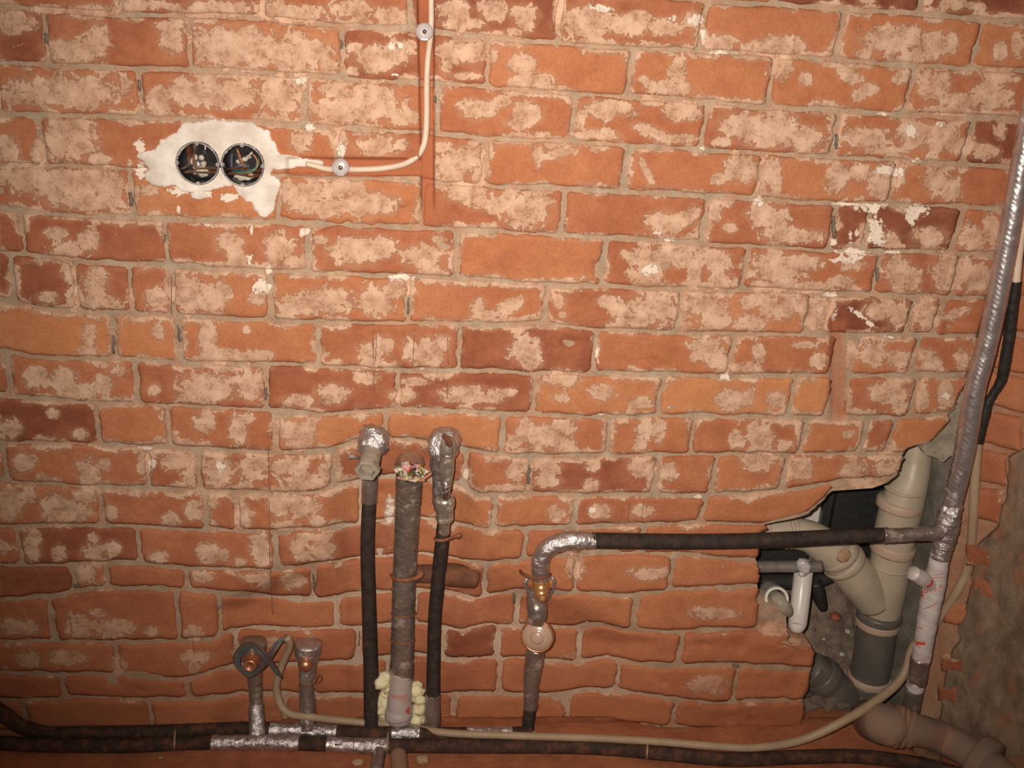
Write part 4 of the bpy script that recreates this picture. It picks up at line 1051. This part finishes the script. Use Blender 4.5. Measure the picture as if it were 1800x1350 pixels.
part('branch_wrap', Tube(PT([(1552,941,-0.040,13.6),(1580,941,-0.042,13.2),(1605,939,-0.046,12.6),(1630,938,-0.048,13.5),(1655,936,-0.05,16)]), rad=wrap(.02, .05, -1, 9, .10), ds=0.0025, seg=30), M['foil_dull'], a)
part('foil_band', Tube(PT([(1658,956,-0.05,17.2),(1652,980,-0.05,17.2)]), rad=wrap(.02, .04, 1, 3, .03), **TAPE), M['foil'], a)
fs = Tube(PT([(1619,1160,-0.05,16.2),(1628,1105,-0.05,17.0),(1636,1060,-0.05,18.5),(1640,1040,-0.05,19.0),(1644,1018,-0.05,18.6),(1648,1000,-0.05,17.0),(1653,972,-0.05,16.5)]), rad=wrap(.035, .05, 1, 6, .045), ds=0.0025, seg=34)
sl = part('film_sleeve', fs, M['film'], a)
mb = MB(); S = fs.L
def st(P, w_=0.0022): mb.add(*fs.ribbon([(S*s, an) for s, an in P], w_))
# red lettering, smeared, and slanted rules
st([(.655,-1.15),(.700,-1.10)], .003); st([(.655,-1.15),(.640,-1.0),(.66,-.9)], .003)
st([(.665,-.75),(.715,-.70)]); st([(.715,-.70),(.705,-.42),(.675,-.46),(.665,-.75)])
st([(.685,-.20),(.725,-.15)], .0016); st([(.735,.25),(.715,.02),(.700,.30)], .0016); st([(.765,.62),(.735,.58)], .0026); st([(.725,.45),(.705,.55)], .0016)
st([(.60,-1.1),(.635,-.85)], .006)
link('red_lettering', mb.v, mb.f, M['red_print'], sl, smooth=False)
def rule(P, w_):
    v, f = fs.ribbon([(S*s, an) for s, an in P], w_); link('red_rule', v, f, M['pale_print'], sl, smooth=False)
for P, w_ in (([(.52,-.5),(.56,.0),(.61,.6)], .0018), ([(.80,-.4),(.825,.1),(.83,.6)], .0016), ([(.83,-.4),(.85,.1),(.86,.6)], .0012),
    ([(.03,-.5),(.05,.0),(.09,.7)], .0016), ([(.015,-.1),(.04,.3),(.075,.8)], .0016), ([(.335,-.8),(.34,-.35)], .003)): rule(P, w_)
mb = MB(); st([(.185,-.85),(.20,-.4),(.215,.15)], .0075); st([(.16,-.40),(.165,-.25)], .003); st([(.17,-.8),(.175,-.6)], .004)
link('red_block', mb.v, mb.f, M['red_print'], sl, smooth=False)
fe = Tube(PT([(1640,1030,-0.052,13.0),(1628,1022,-0.060,13.6),(1616,1014,-0.068,14),(1604,1007,-0.075,12.5)]), rad=wrap(.03, .04, 1, 3, .05), ds=.003, seg=26)
pe = part('side_outlet', fe, M['film'], a)
mb = MB(); mb.add(*fe.ribbon([(fe.L*.45, -.6), (fe.L*.42, 0.0), (fe.L*.45, .6)], .009)); link('red_print', mb.v, mb.f, M['red_print'], pe, smooth=False)
part('foil_band', Tube(PT([(1611,1200,-0.05,16),(1614,1180,-0.05,16.4),(1618,1156,-0.05,16.6)]), rad=wrap(.012, .07, 1, 8, .05), **TAPE), M['foil_dull'], a)
part('film_gap', Tube(PT([(1608,1212,-0.05,15.4),(1611,1196,-0.05,15.4)]), ds=.003, seg=28), M['film'], a)
part('lower_tape', Tube(PT([(1600,1252,-0.05,14.5),(1603,1238,-0.05,14.8),(1608,1208,-0.05,15.0)]), rad=wrap(.03, .04, 1, 5, .03), **TAPE), M['foil_dull'], a)

# ------------------------------------------------------------------ sewer pipes in the shaft
R0 = w1(1535, 1270, 0.10); R0[2] = 0
a = thing('sewer_pipe', 'beige grey plastic sewer pipe with a Y branch standing in the broken hole', 'pipe', R0)
SD = 0.120
part('pipe_body', Tube(PT([(1614,775,SD+.02,26),(1608,815,SD+.01,27),(1601,846,SD,30),(1588,880,SD,36.5),(1575,930,SD,36),(1566,985,SD,35),(1557,1030,SD,36),(1549,1066,SD,35),(1544,1088,SD,33)]), ds=.006, seg=40), M['pvc'], a)
for x, y, r, h in ((1604,836,25.5,9),(1581,886,39,8),(1569,962,38,9)):
    dx = -0.22*h
    part('collar', Tube(PT([(x-dx,y-h,SD,r*.93),(x-dx*.6,y-h*.7,SD,r),(x,y,SD,r*1.02),(x+dx*.6,y+h*.7,SD,r),(x+dx,y+h,SD,r*.93)]), ds=.002, seg=40), M['pvc_ring'], a)
for x, y, r in ((1591,858,35),(1565,992,35.6)):
    part('seam', Tube(PT([(x+.4,y-2,SD,r*.99),(x,y,SD,r*1.03),(x-.4,y+2,SD,r*.99)]), ds=.001, seg=40), M['pvc'], a)
part('branch', Tube(PT([(1320,938,SD+.01,27),(1380,937,SD+.01,27.5),(1422,943,SD+.005,28.5),(1452,962,SD,31.5),(1480,985,SD,36),(1510,1020,SD-.004,36),(1538,1056,SD-.002,33)]), ds=.005, seg=36, ref=(0, -1, 0.2)), M['pvc'], a)
for P_, r in (((1474,975,1),37.5),((1484,988,1),38.5),((1504,1012,1),36.6)):
    x, y, _ = P_
    part('collar', Tube(PT([(x-5,y-6,SD,r*.95),(x-3,y-4,SD,r),(x,y,SD,r*1.015),(x+3,y+4,SD,r*.97)]), ds=.002, seg=36, ref=(0, -1, .2)), M['pvc'], a)
for x in (1344, 1381, 1388, 1394):
    part('seam', Tube(PT([(x-2,937,SD+.01,27.8),(x,937,SD+.01,29.2),(x+2,937,SD+.01,27.8)]), ds=.001, seg=32, ref=(0, -1, .2)), M['pvc_ring'], a)
v, f = blob(w1(1483, 978, 0.075), (.016, .006, .016), .3, 2.0, 3, 6.0)
link('dirt_smear', v, f, M['mortar_crumb'], a)

R0 = w1(1520, 1290, 0.08); R0[2] = 0
a = thing('lower_sewer_pipe', 'dark grey plastic sewer pipe with two branches under the beige one', 'pipe', R0)
LD = 0.115
part('pipe_body', Tube(PT([(1545,1078,LD,35),(1541,1105,LD,34.5),(1537,1140,LD,34),(1530,1180,LD,33.6),(1525,1200,LD-.003,34),(1518,1240,LD-.005,33),(1512,1272,LD-.005,30)]), ds=.006, seg=40), M['pvc_dark'], a)
for x, y, r, m_ in ((1545,1082,38.5,'pvc_dark'),(1543,1092,38.8,'pvc_ring'),(1528,1192,37.5,'pvc_ring')):
    part('collar', Tube(PT([(x+1.2,y-7,LD,r*.94),(x+.6,y-4,LD,r),(x-.6,y+4,LD,r*1.0),(x-1.2,y+7,LD,r*.94)]), ds=.002, seg=40), M[m_], a)
part('socket', Tube(PT([(1527,1196,LD-.003,37),(1522,1222,LD-.004,36.5),(1520,1236,LD-.004,34)]), ds=.004, seg=40), M['pvc_dark'], a)
part('left_branch', Tube(PT([(1420,1172,.10,30),(1440,1186,.10,32),(1470,1216,.10,33),(1500,1250,.10,31),(1515,1275,.10,26)]), ds=.005, seg=36, ref=(0, -1, .2)), M['pvc_dark'], a)
part('collar', Tube(PT([(1438,1182,.10,34),(1446,1190,.10,36),(1453,1197,.10,34)]), ds=.002, seg=36, ref=(0, -1, .2)), M['pvc_dark'], a)
B = PT([(1520,1262,.08,33)])+PZ([(1548,1272,.083,35),(1572,1276,.082,35),(1600,1281,.078,31),(1614,1284,.074,28),(1650,1295,.052,28),(1690,1314,.050,28),(1730,1340,.050,29),(1775,1375,.052,30)])
part('right_branch', Tube(B, ds=.005, seg=36, ref=(0, -0.6, 1)), M['pvc_dust'], a)
for x, y, z, r in ((1572,1276,.082,37.5),(1580,1278,.081,38.5),(1590,1280,.080,36),(1602,1282,.077,34)):
    part('collar', Tube(PZ([(x-5,y-1.5,z,r*.95),(x-2,y-.6,z,r),(x+2,y+.6,z,r),(x+5,y+1.5,z,r*.95)]), ds=.002, seg=36, ref=(0, -.6, 1)), M['pvc_dust'], a)
t = Tube(PZ([(1718,1332,.052,44),(1730,1340,.052,46),(1742,1348,.052,45)]), ds=.004, seg=40, ref=(0, -.6, 1), rad=lambda s, an, r: r*(1+.03*noise(s*30, np.cos(an)*2, np.sin(an)*2)))
part('end_socket', t, M['pvc_dust'], a)

# things hanging in the hole
t = Tube(PT([(1318,997,.085,10.5),(1360,996,.080,10.5),(1400,996,.072,10.5),(1444,996,.068,10.5)]), ds=.005, seg=22)
a = thing('dark_pipe', 'thin dark grey level pipe behind the white tube, tied with clear film', 'pipe', w1(1385, 1006, .085))
part('pipe_body', t, M['dark_pipe'], a)
part('clear_tie', Tube(PT([(1402,985,.062,6),(1408,990,.058,12),(1414,997,.056,13),(1412,1005,.056,9),(1406,1012,.052,4)]), rad=wrap(.01, .2, 1, 3, .25), ds=.002, seg=18), M['clear'], a)
t = Tube(PT([(1320,1022,.18,13),(1370,1022,.18,13.5),(1410,1022,.18,14),(1440,1018,.185,14),(1470,1006,.19,13),(1500,985,.20,12)]), ds=.005, seg=22, ref=(0, -1, .2))
tag(link('black_cable', t.v, t.f, M['black_rubber']), 'thick black cable sagging behind the white tube', 'cable')
t = Tube(PT([(1432,1024,.165,11),(1440,1048,.165,12),(1447,1070,.165,8)]), ds=.004, seg=16, rad=lambda s, an, r: r*(1+.1*noise(s*60, np.cos(an), np.sin(an))))
tag(link('rubber_strip', t.v, t.f, M['black_rubber']), 'short black rubber strip hanging down right of the white tube', 'rubber strip')
P = PT([(1414,990,.105,16.0),(1413,1000,.095,16.6),(1409,1035,.07,16.6),(1405,1070,.05,16.6),(1402,1093,.040,16.4),(1401,1100,.036,15.2),(1400.5,1106,.036,11.5),(1400.2,1109.4,.036,5.5),(1400,1110.5,.036,0.5)])
t = Tube(P, ds=.002, seg=30)
tag(link('white_tube', t.v, t.f, M['white_pvc']), 'white plastic tube with a rounded lower end', 'tube')
q0 = w1(1358, 1044, .075); q1 = w1(1366, 1053, .020); mp = mpp(q1)
a = thing('drain_socket', 'white ring socket with a pinkish drain pipe end on the broken brick', 'pipe', w1(1370, 1068, .03))
link('socket_ring', *lathe([(19*mp, -.03), (20*mp, 0), (21*mp, .04), (21.5*mp, .055), (20.5*mp, .060), (16.5*mp, .060), (15.5*mp, .054), (15*mp, .02)], q0, q1-q0, 32), M['white_pvc'], a)
part('pipe_end', Tube(PT([(1362,1049,.05,12.5),(1368,1055,.028,13),(1375,1063,.020,13),(1382,1071,.020,11.5),(1386,1077,.024,9)]), ds=.003, seg=24, ref=(1, 0, 0)), M['grey_plastic'], a)
# black panel, bar, white strip
def quad_slab(name, px4, d, th, mat, label, cat):
    P = W([p[0] for p in px4], [p[1] for p in px4], [d]*4); Q = P.copy(); Q[:, 1] += th
    f = [[0, 1, 2, 3], [7, 6, 5, 4], [0, 4, 5, 1], [1, 5, 6, 2], [2, 6, 7, 3], [3, 7, 4, 0]]
    return tag(link(name, np.vstack([P, Q]), f, mat, smooth=False), label, cat)
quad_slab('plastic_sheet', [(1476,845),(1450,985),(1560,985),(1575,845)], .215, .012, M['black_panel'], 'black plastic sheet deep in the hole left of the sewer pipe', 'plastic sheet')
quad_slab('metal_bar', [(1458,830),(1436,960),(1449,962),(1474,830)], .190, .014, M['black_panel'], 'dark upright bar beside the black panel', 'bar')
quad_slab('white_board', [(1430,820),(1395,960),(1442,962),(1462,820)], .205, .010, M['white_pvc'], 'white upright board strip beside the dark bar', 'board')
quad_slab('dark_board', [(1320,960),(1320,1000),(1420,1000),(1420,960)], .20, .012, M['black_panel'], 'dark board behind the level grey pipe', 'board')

# ------------------------------------------------------------------ cables
P = PT([(1719,774,-0.020,8.5),(1716,815,-0.018,8.5),(1713,860,-0.018,8.5),(1710,925,-0.018,8.3),(1705,975,-0.018,8.2),(1697,1010,-0.018,8),(1682,1040,-0.018,8),(1664,1068,-0.014,7.8),(1640,1100,-0.008,7.5),(1612,1128,-0.006,7),(1600,1146,-0.008,6.5),(1592,1178,-0.02,7.5),(1566,1212,-0.04,8)])
P += PZ([(1494,1261,0.100,8),(1411,1300,0.045,7.5),(1328,1314,0.036,7),(1250,1311,0.036,7),(1178,1305,0.036,7),(1100,1300,0.036,7),(1039,1297,0.036,6.8),(900,1293,0.034,6.6),(783,1288,0.030,6.6),(700,1275,0.022,6.6)])
P += PT([(640,1270,-0.010,6.6),(589,1265,-0.006,6.6),(545,1260,-0.016,6.6),(514,1256,-0.004,6.6),(496,1243,0.006,6.6),(488,1222,0.012,6.6),(486,1205,0.012,6.6),(491,1182,0.008,6.6),(500,1158,0.002,6.6),(508,1140,-0.004,6.6),(509,1128,-0.010,6.6),(504,1120,-0.016,6.6)])
t = Tube(P, ds=.005, seg=14)
tag(link('beige_cable', t.v, t.f, M['beige_cable']), 'long beige cable hanging at the right corner and running along the floor', 'cable')
a = thing('spliced_cable', 'cream cable spliced with black tape beside the silver riser', 'cable', w1(1722, 774, -0.03))
t = Tube(PT([(1840,120,-0.055,8.8),(1812,290,-0.055,8.5),(1800,380,-0.055,8.2),(1792,430,-0.053,8),(1785,500,-0.05,8)]), ds=.006, seg=14); part('cream_jacket', t, M['white_cable'], a)
t = Tube(PT([(1786,494,-0.05,9),(1780,540,-0.048,9.5),(1774,590,-0.046,9.5),(1767,635,-0.044,10),(1760,668,-0.042,9),(1745,694,-0.038,7.5),(1735,712,-0.035,8.5),(1731,728,-0.034,9.5),(1726,750,-0.033,8.8),(1720,778,-0.032,8.2)]), ds=.003, seg=18, rad=wrap(.02, .06, 1, 3, .06)); part('black_tape', t, M['black_tape'], a)

# cream cable of the socket with its two clips
cp = [(538,288,-0.004,4.5),(556,292,0.000,5),(575,297,-0.002,5.4),(600,297,-0.006,5.5),(630,298,-0.001,5.5),(670,296,-0.001,5.5),(705,290,0.0,5.5),(728,279,0.001,5.5),(742,262,0.002,5.5),(748,240,0.002,5.5),(750,200,0.003,5.4),(750,150,0.003,5.4),(752,105,0.002,5.2),(756,70,-0.002,5.2),(758,40,-0.001,5.2),(758,0,0.002,5.1),(759,-60,0.002,5.1),(761,-150,0.002,5.1)]
t = Tube(PT(cp), ds=.004, seg=14)
tag(link('socket_cable', t.v, t.f, M['white_cable']), 'thin cream cable laid in the chase from the sockets up the wall', 'cable')
def clip(px, py, lab, fx):
    p = w1(px, py, -0.010); m_ = mpp(p)
    a = thing('cable_clip', lab, 'clip', p, 'plastic cable clips')
    link('clip_disc', *lathe([(14*m_, -.006), (15.5*m_, -.002), (15.5*m_, .002), (13.5*m_, .005), (9*m_, .0065), (0.1*m_, .007)], p, (0, -1, 0.05), 32), M['clear'], a)
    link('screw', *lathe([(4.0*m_, .0055), (4.0*m_, .0085), (2.8*m_, .010), (0.1*m_, .0102)], p, (0, -1, 0.05), 18), M['chrome'], a)
    v, f = box(w1(px, py+11, -0.012), .005, .004, .003); link('clip_foot', v, f, M['clear'], a, smooth=False)
clip(746, 56, 'round clear clip holding the cream cable high on the wall', 0)
clip(599, 294, 'round clear clip holding the cream cable beside the sockets', 0)

# ------------------------------------------------------------------ the two flush boxes
a = thing('double_socket_box', 'two round black flush socket boxes joined side by side in white plaster', 'socket box', w1(388, 288, 0.0))
for k, (x, y) in enumerate(((348, 287), (427, 290))):
    p = w1(x, y, -0.004); m_ = mpp(p)
    cu = link('round_box', *lathe([(37.5*m_, .000), (37.5*m_, .0035), (35.6*m_, .004), (34.6*m_, .001), (34.0*m_, -.010), (33.5*m_, -.036), (31*m_, -.041), (0.1*m_, -.041)], p, (0, -1, 0), 40), M['black_plastic'], a)
    link('rim', *lathe([(35.6*m_, .0030), (36.6*m_, .0046), (35.4*m_, .0048), (34.6*m_, .0036), (34.8*m_, .001)], p, (0, -1, 0), 40), M['rim'], cu)
    for an in (1.55, 3.14, 4.7, 0.0):
        q = p+np.array([math.cos(an)*34.6*m_, -0.003, math.sin(an)*34.6*m_])
        link('screw_lug', *lathe([(0.0016, 0), (0.0034, 0), (0.0034, .003), (0.0016, .003), (0.0014, -.004)], q, (0, -1, 0), 14), M['rim'], cu)
link('bridge', *box(w1(388, 290, -0.004), 0.008, 0.004, 0.004), M['black_plastic'], a, smooth=False)
def near_p(x, y, d): return w1(x, y, d)
# crumbs and plaster in the left box
for i, (x, y, r, m_) in enumerate([(338,284,.006,'crumb'),(343,276,.005,'crumb'),(354,277,.005,'crumb'),(358,288,.005,'crumb'),(344,293,.005,'crumb'),(357,302,.010,'crumb'),(351,300,.006,'crumb'),(343,303,.004,'crumb')]):
    v, f = blob(near_p(x, y, 0.028), (r, r*.6, r), .35, 1.8, 2, i*2.0)
    link('plaster_crumb', v, f, M[m_], a)
link('pin', *box(near_p(361, 259, 0.006), 0.001, 0.001, 0.004), M['wire_white'], a, smooth=False)
for i, (nm, P) in enumerate([('copperwire', [(417,262,.01,1.5),(421,272,.006,1.5),(424,282,.006,1.5),(428,290,.010,1.5),(432,296,.02,1.5)]),('brown', [(416,258,.02,1.5),(417,270,.012,1.5),(422,284,.010,1.5),(430,297,.014,1.5)]),
    ('green', [(408,302,.02,1.6),(418,304,.010,1.6),(432,304,.008,1.6),(446,300,.010,1.6),(454,290,.014,1.6),(455,278,.02,1.6)]),('teal', [(409,299,.022,1.5),(420,301,.012,1.5),(434,301,.010,1.5),(448,296,.012,1.5),(452,284,.018,1.5)]),
    ('copperwire', [(440,268,.016,1.5),(449,276,.012,1.5),(453,288,.012,1.5),(448,299,.012,1.5),(436,306,.012,1.5)]),('grey', [(408,270,.02,2.2),(407,284,.02,2.2),(408,296,.02,2.2)]),('white', [(436,276,.01,1.5),(440,271,.008,1.6),(444,267,.008,1.2)]),('grey', [(412,295,.014,1.5),(425,292,.012,1.5),(440,292,.012,1.5)])]):
    t = Tube(PT(P), ds=.003, seg=8); link('wire', t.v, t.f, M['wire_'+nm], a)
for i, (x, y, r) in enumerate([(420,284,.006),(430,280,.006),(437,276,.005),(413,297,.004),(424,313,.007),(434,312,.008),(441,309,.006),(416,310,.005)]):
    v, f = blob(near_p(x, y, 0.024), (r, r*.6, r*.7), .35, 1.8, 2, 30+i*2.0)
    link('plaster_crumb', v, f, M['crumb'], a)

# ------------------------------------------------------------------ pipes lying on the floor
a = thing('floor_pipe', 'nearer dusty black corrugated pipe lying along the floor, silver tape at its joints', 'pipe', WZ(700, 1312, 0.0))
FP = [(-160,1296),(-60,1302),(0,1306),(83,1310),(222,1311),(333,1306),(450,1305),(478,1305),(560,1308),(644,1311),(728,1311),(850,1312),(950,1312),(1039,1314),(1110,1319),(1178,1326),(1289,1335),(1400,1331),(1494,1329),(1578,1337),(1640,1348),(1720,1370)]
fp = Tube(PZ([(x, y, 0.0145, 12.2) for x, y in FP]), rad=corr(.0052, .09), ds=.0018, seg=16, ref=(0, -.5, 1))
part('insulation_sleeve', fp, M['hose_dusty'], a)
def fband(x0, x1, mat, sd, path, z, r=13.4, name='foil_band'):
    arr = np.array(path, float)
    xs_ = np.linspace(x0, x1, 6)
    t = Tube(PZ([(x, np.interp(x, arr[:, 0], arr[:, 1]), z, r) for x in xs_]), rad=wrap(.018, .06, -1, sd, .13), ds=.0022, seg=28, ref=(0, -.5, 1))
    part(name, t, M[mat], a)
fband(372, 452, 'foil', 2, FP, .0145); fband(450, 526, 'foil', 3, FP, .0145, 14.2); fband(574, 626, 'foil', 4, FP, .0145); fband(622, 684, 'foil', 6, FP, .0145, 14.0)
for x in (307, 681, 1138):
    arr = np.array(FP, float); y = float(np.interp(x, arr[:, 0], arr[:, 1]))
    t = Tube(PZ([(x-1, y+12, .006, 1.8), (x-.5, y+2, .030, 1.8), (x, y-12, .033, 1.8), (x+1, y-24, .030, 1.4)]), ds=.003, seg=6)
    part('tie_strap', t, M['mortar_crumb'], a)
a = thing('floor_pipe', 'farther dusty black corrugated pipe at the foot of the wall, behind the nearer one', 'pipe', WZ(300, 1290, 0.0))
FP2 = [(83,1288),(167,1288),(278,1286),(417,1281),(500,1283),(617,1288),(700,1289),(800,1290),(880,1290),(935,1288)]
P = PZ([(-120,1180,.18,14),(-50,1222,.13,14),(0,1252,.090,13.5),(36,1276,.048,12.5)])+PZ([(x, y, 0.020, 11.6) for x, y in FP2])
part('insulation_sleeve', Tube(P, rad=corr(.0052, .09), ds=.0018, seg=16, ref=(0, -.5, 1)), M['hose_dusty'], a)
fband(474, 592, 'foil', 8, FP2, .020, 12.8); fband(688, 738, 'foil', 9, FP2, .020, 12.8); fband(820, 900, 'foil', 10, FP2, .020, 12.6)

# debris on the floor
for i, (x, y, r, m_, lab) in enumerate([(742,1336,.015,'mortar_crumb','tan crumb of mortar on the floor in front of the thick taped pipe'),(78,1291,.006,'crumb','small pale crumb on the far floor pipe, left'),(150,1293,.005,'crumb','small pale crumb between the two floor pipes, left'),
      (1620,1318,.022,'mud','brown lump of rubble under the dusty sewer branch'),(1640,1330,.018,'mud','smaller brown lump of rubble next to the sewer branch'),(664,1263,.006,'foam','crumb of yellow foam left of the thick pipe'),(282,1332,.005,'mortar_crumb','tiny mortar crumb on the dusty floor near the left pipes'),(630,1340,.012,'mortar_crumb','flat mortar crumb on the floor at the bottom edge')]):
    c = WZ(x, y, r*.5)
    v, f = blob(c, (r, r*.8, r*.6), .35, 1.9, 3, 50+i*3.0); v[:, 2] = np.maximum(v[:, 2], 0.001)
    tag(link('debris_lump', v, f, M[m_]), lab, 'debris', 'debris on the floor')
t = Tube(PZ([(700,1326,.013,15),(702,1345,.013,15),(704,1365,.013,15)]), ds=.005, seg=22, ref=(0, 0, 1))
tag(link('pipe_offcut', t.v, t.f, M['pvc_dust']), 'grey pipe end on the floor coming out under the near floor pipe', 'pipe')
t = Tube(PZ([(668,1318,.012,11),(664,1340,.012,12),(660,1362,.012,12)]), ds=.004, seg=22, ref=(0, 0, 1), rad=wrap(.02, .06, 1, 3, .08))
tag(link('taped_offcut', t.v, t.f, M['foil_dull']), 'short taped pipe end on the floor left of the grey one', 'pipe')
for i, (x, y, d, r, m_, lab) in enumerate([(1468,1084,.17,.013,'brick','red brick chip on the rubble heap in the shaft'),(1430,1106,.16,.006,'rubble','brown pebble on the rubble just right of the white tube end'),
      (1490,1110,.17,.007,'crumb','pale crumb on the rubble close to the dark sewer pipe'),(1505,1152,.18,.008,'crumb','pale flake on the rubble above the left sewer branch'),(1458,1140,.16,.006,'rubble','brown pebble low on the rubble heap'),
      (1480,1150,.15,.007,'crumb','pale flake above the collar of the left sewer branch'),(1448,1124,.15,.004,'crumb','tiny pale crumb in the middle of the rubble heap'),(1604,1132,.16,.007,'crumb','pale flake on the concrete behind the white filmed riser')]):
    v, f = blob(w1(x, y, d), (r, r, r*.8), .4, 1.8, 2, 80+i*2.0)
    tag(link('rubble_piece', v, f, M[m_], attr=np.tile([0, 0, .3, .2], (len(v), 1)) if m_ == 'brick' else None), lab, 'debris', 'rubble bits in the shaft')
